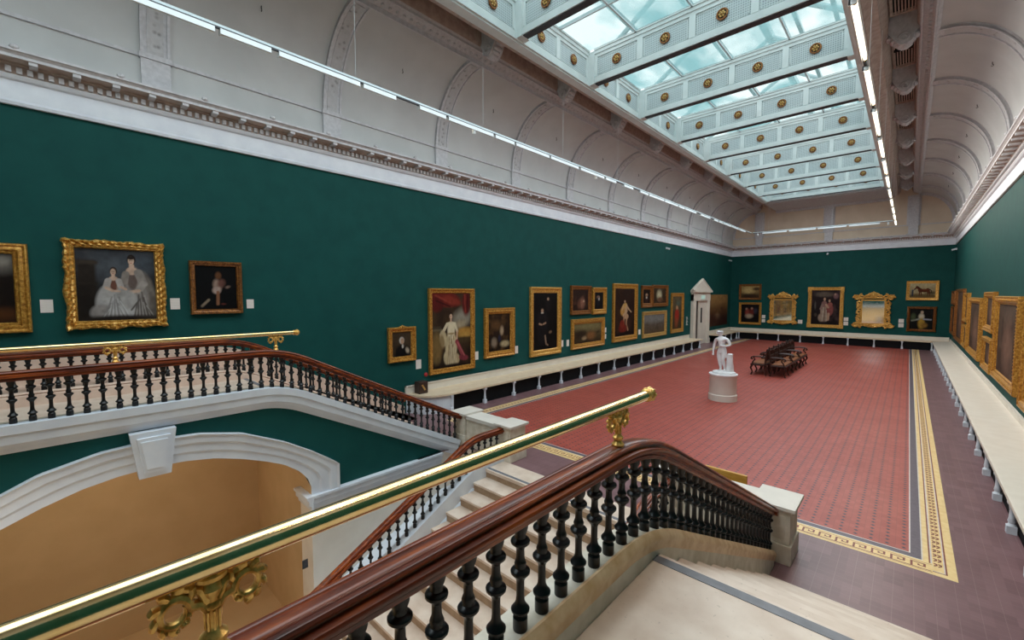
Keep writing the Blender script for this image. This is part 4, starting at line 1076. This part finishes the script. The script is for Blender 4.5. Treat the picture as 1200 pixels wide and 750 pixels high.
for k in range(15):
    z = .50*k/14; rad = .098-.022*k/14
    rings.append([((rad+rr.uniform(-.008,.008)+.01*math.sin(3*a+z*8))*math.cos(a)+.15, (rad+rr.uniform(-.006,.006))*math.sin(a)+.06, .05+z) for a in np.linspace(0,2*PI,15)[:-1]])
m.sweep(rings, True, True); m.ball((.15,.06,.545), .082,.08,.03, 12,5); m.tube([(.13,.06,.40),(.08,.02,.47),(.05,-.0,.53)], [.045,.035,.024], 8); m.build('tree_stump', M['marble_white'], st, True)
m = MB(); m.lathe([(.31,0),(.315,.02),(.30,.05),(.27,.062)], 30, sy=.82, c=(.02,0,0)); m.build('plinth', M['marble_white'], st, True)

# ------------------------------------------------------------------ carved settees back to back
def settee(label, group='carved settees in the middle of the hall'):
    # local: length along y (1.42), faces -x ; back at x=0
    t = thing('carved_settee', label, 'settee', group=group)
    L = .70; D = .50
    m = MB(); m.box(-D,0,-L,L,.36,.42); m.build('seat_frame', M['darkwood'], t, bevel=.01)
    m = MB(); m.box(-D+.03,-.04,-L+.06,L-.06,.42,.46); o = m.build('seat_cushion', M['cushion'], t, bevel=.02)
    m = MB()
    m.tube([(-.02,-L,.42),(.02,-L,.9),(.04,-L,1.0)], [.028,.026,.02], 8); m.tube([(-.02,L,.42),(.02,L,.9),(.04,L,1.0)], [.028,.026,.02], 8); m.tube([(.0,0,.42),(.02,0,.9)], .024, 8)
    m.tube([(.03,y,.92+.05*abs(math.sin(y/L*PI))) for y in np.linspace(-L,L,25)], .03, 8, flat=.7)
    m.tube([(.0,-L,.54),(.0,L,.54)], .022, 8)
    for sgn in (-1,1):
        for k in range(4):
            y = sgn*(.12+.15*k); m.tube([(.0,y,.54),(.01,y+.03,.66),(.015,y-.03,.78),(.025,y,.93)], .015, 6)
            m.tube([(.012+.0*a,y+.045*math.cos(a),.72+.06*math.sin(a)) for a in np.linspace(0,2*PI,13)], .012, 6)
        m.ball((.03,sgn*L*.5,1.0), .03,.1,.05,8,5)
    m.build('open_back', M['darkwood'], t, True)
    for sgn in (-1,1):
        m = MB(); y = sgn*(L-.02)
        m.tube([(.01,y,.68),(-.2,y,.70),(-.4,y,.69),(-.47,y,.66),(-.49,y,.61),(-.45,y,.59),(-.43,y,.62)], .026, 8)
        m.tube([(-.40,y,.68),(-.36,y,.58),(-.42,y,.50),(-.44,y,.42)], [.022,.028,.026,.03], 8)
        m.build('arm', M['darkwood'], t, True)
    for y in (-L+.05, 0, L-.05):
        m = MB(); m.tube([(-D+.05,y,.37),(-D+.0,y,.26),(-D+.06,y,.12),(-D+.02,y,.0)], [.04,.034,.022,.028], 8); m.ball((-D+.02,y,.02), .036,.036,.02,8,4); m.build('leg', M['darkwood'], t, True)
        m = MB(); m.tube([(-.05,y,.37),(-.05,y,.2),(.0,y,.0)], [.032,.026,.024], 8); m.build('leg', M['darkwood'], t, True)
    return t
s0 = settee('dark carved settee facing left, nearest of the cluster')
names = ['dark carved settee facing left, middle one of its row','dark carved settee facing left, farthest of its row',
         'dark carved settee facing right, nearest of its row','dark carved settee facing right, middle one of its row','dark carved settee facing right, farthest of the cluster']
ys = (18.42, 19.92, 21.42)
spots = [(-3.76,ys[0],0),(-3.76,ys[1],0),(-3.76,ys[2],0),(-3.62,ys[0],PI),(-3.62,ys[1],PI),(-3.62,ys[2],PI)]
for i, (x,y,rz) in enumerate(spots):
    o = s0 if i == 0 else cp_tree(s0)
    if i: o['label'] = names[i-1]
    o.location = (x,y,.001); o.rotation_euler = (0,0,rz)

# ------------------------------------------------------------------ staircases
YC, MS, YE = 2.20, .503, 5.40               # corner of the rail, pitch, end at the newel
def drop(y, z0):                            # level then sloping, rounded at the corner
    k = .34
    if y < YC-k: return z0
    if y > YC+k: return z0-MS*(y-YC)
    u = y-(YC-k); return z0-MS*u*u/(4*k)
def path(z0, y0=-3.2, y1=YE, inc=.0):
    ys = [y0, YC-.4]+[YC-.34+.68*i/10 for i in range(11)]+[YC+.4, (YC+y1)/2, y1]
    return [(y, drop(y,z0)) for y in sorted(ys)]
def sweep_yz(m, pth, prof, xc, mi=0, cap=True):
    rings = []
    for i, (y,z) in enumerate(pth):
        a = pth[max(i-1,0)]; b = pth[min(i+1,len(pth)-1)]
        ty, tz = b[0]-a[0], b[1]-a[1]; l = math.hypot(ty,tz); ny, nz = -tz/l, ty/l
        rings.append([(xc+px, y+ny*pz, z+nz*pz) for px,pz in prof])
    m.sweep(rings, True, cap, mi)
RAIL = [(0.04, -0.1), (0.046, -0.094), (0.046, -0.08), (0.038, -0.076), (0.04, -0.068), (0.06, -0.066), (0.071, -0.058), (0.073, -0.048), (0.068, -0.038), (0.054, -0.034), (0.044, -0.031), (0.043, -0.025), (0.052, -0.02), (0.054, -0.013), (0.048, -0.006), (0.036, -0.004), (0.031, -0.006), (0.026, -0.001), (0.012, 0.001), (-0.012, 0.001), (-0.026, -0.001), (-0.031, -0.006), (-0.036, -0.004), (-0.048, -0.006), (-0.054, -0.013), (-0.052, -0.02), (-0.043, -0.025), (-0.044, -0.031), (-0.054, -0.034), (-0.068, -0.038), (-0.073, -0.048), (-0.071, -0.058), (-0.06, -0.066), (-0.04, -0.068), (-0.038, -0.076), (-0.046, -0.08), (-0.046, -0.094), (-0.04, -0.1)]
BAL = [(.033,0),(.034,.006),(.034,.05),(.028,.056),(.026,.064),(.034,.070),(.042,.075),(.043,.083),(.038,.089),(.028,.098),(.0205,.114),(.0185,.135),(.0185,.19),(.021,.20),(.027,.207),(.036,.217),(.044,.224),(.045,.233),(.040,.239),(.026,.245),(.024,.252),(.028,.262),(.024,.272),(.0195,.282),(.0185,.315),(.022,.325),(.034,.335),(.043,.342),(.044,.351),(.039,.357),(.026,.363),(.024,.374),(.031,.388),(.035,.40),(.036,.44)]
BALM = None
def baluster(parent, x, y, z):
    global BALM
    if BALM is None:
        m = MB(); m.lathe([(r*.84,h) for r,h in BAL], 16); BALM = m.build('baluster', M['black'], parent, True); o = BALM
    else: o = cp(BALM, parent)
    o.parent = parent; o.location = loc_in(parent, (x,y,z)); return o
def balustrade(xc, label, y0, ystart):
    t = thing('balustrade', label, 'balustrade', (xc,2.2,LZ))
    m = MB(); sweep_yz(m, path(2.245, y0), RAIL, xc); 
    e = drop(YE,2.245); m.tube([(xc-.07,YE-.005,e-.055),(xc+.07,YE-.005,e-.055)], .045, 10)
    part(m, 'handrail', M['mahogany'], t, True)
    y = ystart; n = 0
    while y < YE-.05:
        baluster(t, xc, y, drop(y,1.722)); y += .1305; n += 1
    return t
XI = -1.04
near_bal = balustrade(XI, 'nearest balustrade with glossy mahogany handrail and black balusters', -1.2, -.27)
left_bal = balustrade(mx(XI), 'balustrade above the green arch wall on the opposite stair', -3.0, -1.1)
back_bal = balustrade(-8.46, 'balustrade behind the brass rail next to the picture wall', -3.0, -1.3)
# curbs the balusters stand on
def curb(xc, sgn, label_parent, mats, y0, outer=.10, inner=.036, lip=.036, zb=1.49):
    pth = path(1.722, y0, 5.37)
    m = MB(); sweep_yz(m, pth, [(-sgn*outer,0),(-sgn*outer,-.09),(-sgn*(outer-.015),-.10),(-sgn*(outer-.02),-.19),(-sgn*(outer-.05),-.235),(sgn*inner,-.34),(sgn*inner,0)], xc)
    a = m.build('curb', mats[0], label_parent)
    m = MB(); sweep_yz(m, pth, [(sgn*inner,-.09),(sgn*(inner+lip-.006),-.09),(sgn*(inner+lip),-.08),(sgn*(inner+lip),-.05),(sgn*(inner+lip+.006),-.04),(sgn*(inner+lip+.006),-.022),(sgn*(inner+lip-.006),-.004),(sgn*(inner+.018),.014),(sgn*inner,.006)], xc)
    b = m.build('curb_moulding', mats[1], label_parent, True)
    m = MB(); sweep_yz(m, pth, [(sgn*inner,-.40),(sgn*(inner+lip-.008),-.40),(sgn*(inner+lip-.008),-.09),(sgn*inner,-.09)], xc)
    c_ = m.build('curb_face', mats[0], label_parent); c_.matrix_parent_inverse = Matrix.Translation(-Vector(label_parent.location))
    for o in (a,b): o.matrix_parent_inverse = Matrix.Translation(-Vector(label_parent.location))
def flight(xi, xo, sgn, label, mats, y0):
    # xi inner curb face, xo outer side
    t = thing('marble_staircase', label, 'staircase', ((xi+xo)/2, 3.6, 0))
    a, b = min(xi,xo), max(xi,xo)
    m = MB(); m.box(a, b, y0, 2.27, LZ-.16, LZ); part(m, 'landing', M['marble'], t)
    m = MB(); m.box(a, b, 2.185, 2.245, LZ-.01, LZ+.003); part(m, 'grey_strip', M['greystone'], t)
    for k in range(8):
        z = LZ-.171*(k+1); y = 2.27+.316*k
        m = MB(); m.box(a, b, y-.12, y+.298, z-.151, z-.03); m.box(a, b, y-.12, y+.316, z-.03, z); part(m, 'step', M['marble'], t)
    m = MB(); m.prism([(2.66,LZ-.36),(2.66,0),(4.84,0),(4.84,.03)], 'x', a+.02, b-.02); part(m, 'stair_core', M['pinkstone'], t)
    return t
near_st = flight(XI+.04, XR-.01, 1, 'near marble landing and steps descending to the hall floor at right', None, -4.98)
curb(XI, 1, near_st, (M['stone'],M['tan']), -1.2)
left_st = flight(mx(XI)-.04, -8.46, -1, 'opposite marble landing and steps running along the picture wall', None, -4.98)
curb(mx(XI), -1, left_st, (M['white'],M['stone']), -3.0)
# outer curb with its stone dado against the left wall
pth = path(1.722, -3.0, 5.75)
m = MB(); sweep_yz(m, pth, [(-.12,-.5),(.08,-.5),(.08,-.05),(.06,-.03),(.08,-.02),(.07,0),(-.12,0)], -8.46); o = m.build('outer_curb', M['pinkstone'], left_st); o.matrix_parent_inverse = Matrix.Translation(-Vector(left_st.location))
dd = [(y, drop(y,2.06)) for y,_ in path(1,-4.98,5.9)]
m = MB(); m.prism([(-4.98,LZ-.15)]+dd+[(5.9,0),(2.4,0),(2.3,LZ-.15)], 'x', XL+.001, XL+.06); o = struct(m.build('baseboard_left', M['pinkstone']))
dd = [(y, drop(y,1.70)) for y,_ in path(1,-4.98,5.9)]
m = MB(); m.prism([(-4.98,LZ-.15)]+dd+[(5.9,0),(2.4,0),(2.3,LZ-.15)], 'x', XL+.06, -8.58); part(m, 'side_ledge', M['pinkstone'], left_st)
# inner stair wall with the arch (x = -6.46), green above the hall level, plaster below
AC = .73
ARCH = [(0,.97),(.3,.955),(.6,.905),(.9,.81),(1.2,.685),(1.42,.575),(1.62,.42),(1.74,.27),(1.79,.12)]
AOUT = [(0,1.30),(.45,1.27),(.91,1.163),(1.43,.913),(1.8,.68),(2.1,.46),(2.19,.385)]
def interp(T, d):
    d = abs(d)
    for (a,za),(b,zb) in zip(T,T[1:]):
        if a <= d <= b: return za+(zb-za)*(d-a)/(b-a)
    return None
def arch_z(y): return interp(ARCH, y-AC)
XW = mx(XI)                                  # -6.46
m = MB(); ysamp = sorted(set([-4.98,-3,-2,-1.5]+[AC+s*d_ for d_ in np.linspace(0,1.79,22) for s in (-1,1)]+[AC-1.791,AC+1.791,2.0,2.3,2.6,2.9,3.4,4,4.5,4.95]))
for a, b in zip(ysamp, ysamp[1:]):
    mid = (a+b)/2
    za = arch_z(a) if abs(mid-AC) < 1.79 else 0; zb = arch_z(b) if abs(mid-AC) < 1.79 else 0
    za = za if za is not None else .12; zb = zb if zb is not None else .12
    ta, tb = max(drop(a,1.66), za+.001), max(drop(b,1.66), zb+.001)
    for (x, fl) in ((XW,0),(XW-.42,1)):
        m.quad((x,a,za),(x,b,zb),(x,b,tb),(x,a,ta), 0)
    m.quad((XW,a,za),(XW-.42,a,za),(XW-.42,b,zb),(XW,b,zb), 1)
for yy in (AC-1.79, AC+1.79): m.quad((XW,yy,0),(XW-.42,yy,0),(XW-.42,yy,.14),(XW,yy,.14), 1)
wall_in = struct(m.build('wall_stair', [M['green'],M['beige']]))
m = MB()
m.box(XW-.42, XW, AC+1.79, 5.39, BZ, -.0, 0); m.box(XW-.42, XW, -4.98, AC-1.79, BZ, 0, 0)
o = struct(m.build('wall_plinth', [M['cream']]))
m = MB(); m.box(XW+.001, XI-.001, -3.35, -3.2, BZ, 1.44); struct(m.build('wall_bridge', M['beige']))
m = MB(); m.box(XW+.13, XI-.13, -3.36, -3.14, 1.445, 1.56); m.box(XW+.13, XI-.13, -3.36, -3.10, 1.56, 1.66); m.box(XW+.13, XI-.13, -3.36, -3.16, 1.66, 1.73); struct(m.build('trim_6', M['white']))
m = MB(); m.box(XW+.13, XI-.13, -4.98, -3.37, 1.40, LZ); struct(m.build('floor_bridge', M['marble']))
# beige room under the landing
m = MB(); m.box(XL, XW-.42, -4.98, 2.3, LZ-.30, LZ-.17)
m.box(XL, XL+.05, -4.98, 2.6, BZ, LZ-.3); m.box(XL+.05, XW-.42, 2.58, 2.64, BZ, LZ-.4); m.box(XL+.05, XW-.42, 2.29, 2.64, LZ-.42, LZ-.3); struct(m.build('wall_undercroft', M['beige']))
# arch moulding, keystone, impost band
m = MB(); N = 40
for (t0,t1,d0,d1) in ((0,.28,.03,.03),(.28,.36,.03,.05),(.36,.62,.05,.05),(.62,.7,.05,.075),(.7,.92,.075,.075),(.92,1,.075,.1)):
    rings = []
    for k in range(-N, N+1):
        q = k/N; di = 1.79*q; do = 2.19*q
        yi, zi = AC+di, interp(ARCH, min(abs(di),1.79)*(1 if di>=0 else -1)); yo, zo = AC+do, interp(AOUT, min(abs(do),2.19))
        def P(tt): return (yi+(yo-yi)*tt, zi+(zo-zi)*tt)
        a = P(t0); b = P(t1); rings.append([(XW,a[0],a[1]),(XW+d0,a[0],a[1]),(XW+d1,b[0],b[1]),(XW,b[0],b[1])])
    m.sweep(rings, True, True)
    for s in (-1,1):
        y0_, y1_ = AC+s*(1.79+.40*t0), AC+s*(1.79+.40*t1)
        za, zb = .12+(.385-.12)*t0, .12+(.385-.12)*t1
        vs = [(XW,y0_,0),(XW+d0,y0_,0),(XW+d1,y1_,0),(XW,y1_,0),(XW,y0_,za),(XW+d0,y0_,za),(XW+d1,y1_,zb),(XW,y1_,zb)]
        m.add(vs, [(0,1,2,3),(4,5,6,7),(0,1,5,4),(1,2,6,5),(2,3,7,6),(3,0,4,7)])
arch = struct(m.build('trim_4', M['white']))
m = MB()
def keyst(wt, wb, zt, zb, d0, d1, ins=0):
    vs = [(d0,AC-wb,zb),(d0,AC+wb,zb),(d0,AC+wt,zt),(d0,AC-wt,zt),(d1,AC-wb,zb),(d1,AC+wb,zb),(d1,AC+wt,zt),(d1,AC-wt,zt)]
    m.add(vs, [(3,2,1,0),(4,5,6,7),(0,1,5,4),(1,2,6,5),(2,3,7,6),(3,0,4,7)])
keyst(.21,.145,1.42,.89,XW-.02,XW+.12); keyst(.15,.10,1.36,.95,XW+.12,XW+.15); keyst(.12,.075,1.32,1.0,XW+.15,XW+.165)
m.build('keystone', M['white'], arch)
m = MB(); prof = [(0,0),(.10,0),(.10,-.035),(.07,-.06),(.07,-.13),(.04,-.15),(.03,-.22),(0,-.24)]
m.sweep([[(XW+d_,AC+1.79-.0,z) for d_,z in prof],[(XW+d_,4.93,z) for d_,z in prof]], True, True)
m.sweep([[(XW+.0+0.1,AC+1.79-d_,z) for d_,z in prof],[(XW-.42,AC+1.79-d_,z) for d_,z in prof]], True, True)
struct(m.build('trim_5', M['white']))
m = MB(); m.box(XW+.0, XW+.012, 2.36, 2.44, -1.09, -.96); m.box(XW+.012, XW+.016, 2.375, 2.425, -1.06, -.99); o = m.build('wall_switch', M['darkmetal']); tag(o, 'dark switch plate on the pale stairwell wall below the arch', 'switch')
# the wall under the near landing
m = MB()
for a, b in zip(ysamp, ysamp[1:]):
    m.quad((XI,a,BZ),(XI,b,BZ),(XI,b,drop(b,1.60)),(XI,a,drop(a,1.60)))
    m.quad((XI+.12,a,BZ),(XI+.12,b,BZ),(XI+.12,b,drop(b,1.42)),(XI+.12,a,drop(a,1.42)))
struct(m.build('wall_landing', M['stone']))

# ------------------------------------------------------------------ newel piers with linking parapet
def pier_block(m, cx, cy, wx, wy, h):
    m.box(cx-wx-.02, cx+wx+.02, cy-wy-.02, cy+wy+.02, 0, .22); m.box(cx-wx, cx+wx, cy-wy, cy+wy, .22, h-.06)
    m.box(cx-wx+.05, cx+wx-.05, cy-wy-.006, cy+wy+.006, .28, h-.12)
def cap_block(m, cx, cy, wx, wy, h):
    m.box(cx-wx-.03, cx+wx+.03, cy-wy-.03, cy+wy+.03, h-.06, h-.04); m.box(cx-wx-.05, cx+wx+.05, cy-wy-.05, cy+wy+.05, h-.04, h)
def parapet(s, label):
    X = (lambda x: x) if s > 0 else mx
    t = thing('stone_parapet', label, 'parapet', (X(-1.6),5.63,0))
    m = MB(); pier_block(m, X(-1.02), 5.63, .165, .21, .66); part(m, 'newel_pier', M['stone'], t, bevel=.006)
    m = MB(); cap_block(m, X(-1.02), 5.63, .165, .21, .66); part(m, 'newel_cap', M['pedestal'], t, bevel=.005)
    m = MB(); pier_block(m, X(-2.25), 5.63, .165, .20, .66); part(m, 'stair_pier', M['stone'], t, bevel=.006)
    m = MB(); cap_block(m, X(-2.25), 5.63, .165, .20, .66); part(m, 'stair_pier_cap', M['pedestal'], t, bevel=.005)
    x0, x1 = X(-1.19), X(-2.08)
    m = MB(); m.box(x0, x1, 5.47, 5.77, 0, .55); part(m, 'parapet_wall', M['stone'], t)
    m = MB(); m.box(x0, x1, 5.43, 5.83, .55, .62); part(m, 'coping', M['pedestal'], t, bevel=.005)
    return t
parapet(1, 'pale stone newel and parapet at the foot of the near stairs')
parapet(-1, 'pale stone newel and parapet at the foot of the opposite stairs')
t = thing('wooden_board', 'honey coloured wooden board standing behind the near stone parapet', 'board', (-1.68,5.98,0))
m = MB(); m.box(-.27,.25,-.015,.015,.0,.66); m.box(-.27,.25,-.02,.02,.645,.67); m.build('panel', M['oakboard'], t)
m = MB(); m.box(-.24,.22,.015,.25,0,.03); m.build('foot', M['oakboard'], t)

# ------------------------------------------------------------------ central stair going down
dn = thing('descending_staircase', 'white marble stairs with brown risers going down between the balustrades', 'staircase', (XC,4.0,0))
DX0, DX1 = -5.22, -2.28
m = MB(); m.box(DX0, DX1, 4.95, 5.41, -.05, .002); part(m, 'top_tread', M['marble'], dn)
m = MB(); m.box(DX0, DX1, 4.985, 5.04, -.04, .004); part(m, 'dark_nosing', M['greystone'], dn)
DM, DR, DT = .5, .145, .29
for k in range(17):
    z = -DR*(k+1); y1 = 4.98-DT*k; y0 = y1-DT
    m = MB(); m.box(DX0, DX1, y0-.025, y1+.01, z-.035, z); m.box(DX0, DX1, y0, y0+.05, z-DR, z-.035, 1); m.box(DX0, DX1, y1-.012, y1+.008, z, z+DR-.036, 1)
    part(m, 'step', [M['marble'],M['riser']], dn)
m = MB(); m.box(DX0, DX1, 4.965, 5.0, -DR, -.05); part(m, 'top_riser', M['riser'], dn)
def dz(y): return (.0 if y > 4.7 else -DM*(4.7-y))
def drail(x, label):
    t = thing('balustrade', label, 'balustrade', (x,4.4,0))
    def rz(y):
        z0 = .60
        if y > 4.95: return z0
        if y < 4.45: return z0-.125-DM*(4.45-y)
        u = 4.95-y; return z0-DM*u*u/(1.0)
    ys = [5.42,5.1]+[4.95-.05*i for i in range(11)]+[4.3,3,1.0,.3]
    m = MB(); sweep_yz(m, [(y,rz(y)) for y in sorted(ys)], RAIL, x); part(m, 'handrail', M['mahogany'], t, True)
    y = 5.3
    while y > .3:
        baluster(t, x, y, rz(y)-.523); y -= .145
    pl = [(y, rz(y)-.523) for y in sorted(ys)]
    m = MB(); sweep_yz(m, [(y,z) for y,z in pl], [(-.08,-.25),(.08,-.25),(.08,0),(-.08,0)], x); part(m, 'string', M['white'], t)
    return t
drail(-5.30, 'balustrade with curved mahogany rail on far side of the descending stairs')
drail(-2.20, 'balustrade on the near side of the descending stairs, seen through black balusters')
# stone ramps either side of the descending stair
m = MB(); m.prism([(-.6,BZ),(.2,BZ),(4.95,-.74),(5.39,-.74),(5.39,BZ)], 'x', XW, -5.38); part(m, 'side_ramp', M['white'], dn)
m = MB(); m.prism([(-.6,BZ),(.2,BZ),(4.95,-.74),(5.39,-.74),(5.39,BZ)], 'x', -2.12, -1.17); part(m, 'side_ramp', M['white'], dn)

# ------------------------------------------------------------------ brass rails on scrolled brackets
def bracket_mesh():
    m = MB()
    m.lathe([(.034,0),(.036,.012),(.026,.022),(.022,.03),(.029,.036),(.03,.046),(.018,.056),(.0145,.066),(.015,.10),(.019,.105),(.019,.112),(.015,.118),(.018,.128),(.023,.142),(.016,.156)], 16)
    for k in range(8):
        a = k*PI/4; m.tube([(.016*math.cos(a),.016*math.sin(a),.062),(.017*math.cos(a),.017*math.sin(a),.10)], .0035, 5)
    for s in (-1,1):
        pts = []; rad = []
        c = (s*.072,.122)
        for k in range(26):
            q = k/25; a = PI*.98-q*PI*2.1; R = .030*(1-.30*q)
            pts.append((0, c[0]+s*R*math.cos(a)*1.0, c[1]+R*math.sin(a))); rad.append(.011*(1-.55*q))
        pts = [(0,s*.012,.10),(0,s*.022,.118)]+pts; rad = [.008,.010]+rad
        m.tube(pts, rad, 8, flat=1.6)
        for k in range(9):
            q = k/8; a = PI*.80-q*PI*1.70; w_ = 1-.35*q
            P = lambda rr, da: (0, c[0]+s*rr*math.cos(a+da), c[1]+rr*math.sin(a+da))
            m.tube([P(.021,.25),P(.032,.10),P(.041*w_+.004,-.06),P(.047*w_+.003,-.22),P(.049*w_+.002,-.30)], [.004,.0075,.0105*w_,.0085*w_,.002], 7, flat=1.7)
            m.ball(P(.046*w_+.002,-.2), .011,.006,.006, 7,4)
        m.tube([(0,s*.01,.12),(0,s*.025,.148),(0,s*.055,.160)], [.012,.01,.006], 7, flat=1.4)
    m.ball((0,0,.165), .026,.034,.012, 10,5)
    return m
BRK = None
def brass_rail(x, z, r, y0, y1, brk, label):
    global BRK
    t = thing('brass_rail', label, 'handrail', (x,y1-.3,z))
    m = MB(); m.tube([(x,y0,z),(x,y1,z)], r, 24, flat=1.0); part(m, 'rail_tube', M['brass'], t, True)
    m = MB(); m.tube([(x,y1-.01,z),(x,y1+.0,z),(x,y1+.012,z),(x,y1+.03,z),(x,y1+.05,z),(x,y1+.07,z),(x,y1+.08,z)], [r*1.05,r*1.3,r*1.15,r*1.35,r*1.4,r*1.0,r*.4], 16)
    for k in range(8):
        a = k*PI/4; m.ball((x+r*1.2*math.cos(a),y1+.045,z+r*1.2*math.sin(a)), r*.35,.02,r*.35,6,4)
    part(m, 'end_finial', M['brassold'], t, True)
    for yb in brk:
        if BRK is None:
            BRK = bracket_mesh().build('scroll_bracket', M['brassold'], t, True); o = BRK
        else: o = cp(BRK, t)
        zb = drop(yb,2.245)-.004
        o.parent = t; o.location = loc_in(t,(x,yb,zb)); o.scale = (.88,.88,(z-r*.8-zb)/.172)
    return t
brass_rail(XI, 2.445, .028, -1.2, 2.20, [-1.0,.20,1.90], 'foreground polished brass rail rising above the mahogany handrail')
brass_rail(mx(XI), 2.455, .028, -3.0, 2.34, [-1.25,.45,2.10], 'distant brass rail above the opposite balustrade before the picture wall')

# ------------------------------------------------------------------ light
W = bpy.data.worlds.new('overcast_sky'); SC.world = W; W.use_nodes = True
nt = W.node_tree; nt.nodes.clear()
out = nt.nodes.new('ShaderNodeOutputWorld'); bg = nt.nodes.new('ShaderNodeBackground'); tc = nt.nodes.new('ShaderNodeTexCoord'); nz = nt.nodes.new('ShaderNodeTexNoise'); rp = nt.nodes.new('ShaderNodeValToRGB')
nz.inputs['Scale'].default_value = 1.8; nz.inputs['Detail'].default_value = 2
nt.links.new(tc.outputs['Generated'], nz.inputs['Vector']); nt.links.new(nz.outputs['Fac'], rp.inputs[0])
rp.color_ramp.elements[0].position = .38; rp.color_ramp.elements[0].color = (.76,.92,.94,1); rp.color_ramp.elements[1].position = .6; rp.color_ramp.elements[1].color = (1,1,1,1)
nt.links.new(rp.outputs[0], bg.inputs[0]); bg.inputs[1].default_value = 1.2; nt.links.new(bg.outputs[0], out.inputs[0])
def area(name, loc, rot, sx, sy, power, col):
    l = bpy.data.lights.new(name, 'AREA'); l.shape = 'RECTANGLE'; l.size = sx; l.size_y = sy; l.energy = power; l.color = col
    o = bpy.data.objects.new(name, l); COL.objects.link(o); o.location = loc; o.rotation_euler = rot; return o
# daylight entering through the laylight, one lamp per glazed bay
area('skylight_daylight', (XC,12.2,8.39), (0,0,0), 5.3, 33.5, 980, (.87,.94,1.0))
prev = -4.6
for y in [-1.6,1.33]+BY:
    area('pane_daylight', (XC,(prev+y)/2,9.32), (0,0,0), 5.1, y-prev-.3, 13*(y-prev), (.88,.97,1.0)); prev = y
# lamps on the tracks washing the walls
area('track_lamp', (TX0-.05,12.5,TZ-.16), (0,math.radians(40),0), .12, 28, 35, (1,.95,.9))
area('track_lamp', (TX1+.05,14.5,TZ-.16), (0,math.radians(-48),0), .12, 26, 420, (1,.90,.78))
area('track_lamp', (XC,TY1+.05,TZ-.16), (math.radians(38),0,0), 5.6, .12, 25, (1,.93,.84))
area('stairwell_fill', (XC,-1.2,1.36), (0,0,0), 3.6, 2.2, 55, (1,.93,.84))  # unseen fill light added in mid-air to brighten the stairwell
area('undercroft_fill', (-7.9,-.6,LZ-.34), (0,0,0), .9, 4.5, 32, (1,.82,.58))  # unseen warm light added to brighten the beige room under the landing

# ------------------------------------------------------------------ camera
cam = bpy.data.cameras.new('camera'); co = bpy.data.objects.new('camera', cam); COL.objects.link(co)
cam.sensor_fit = 'HORIZONTAL'; cam.sensor_width = 36; cam.lens = 15.0; cam.clip_start = .05; cam.clip_end = 200
co.location = (0,0,3.0); co.rotation_euler = (math.radians(90-3.43), 0, math.radians(42.9))
SC.camera = co
vs = SC.view_settings; vs.view_transform = 'Standard'; vs.look = 'None'; vs.gamma = 1; vs.use_curve_mapping = False; vs.exposure = 0.0
SC.cycles.max_bounces = 8; SC.cycles.diffuse_bounces = 5; SC.cycles.transparent_max_bounces = 8
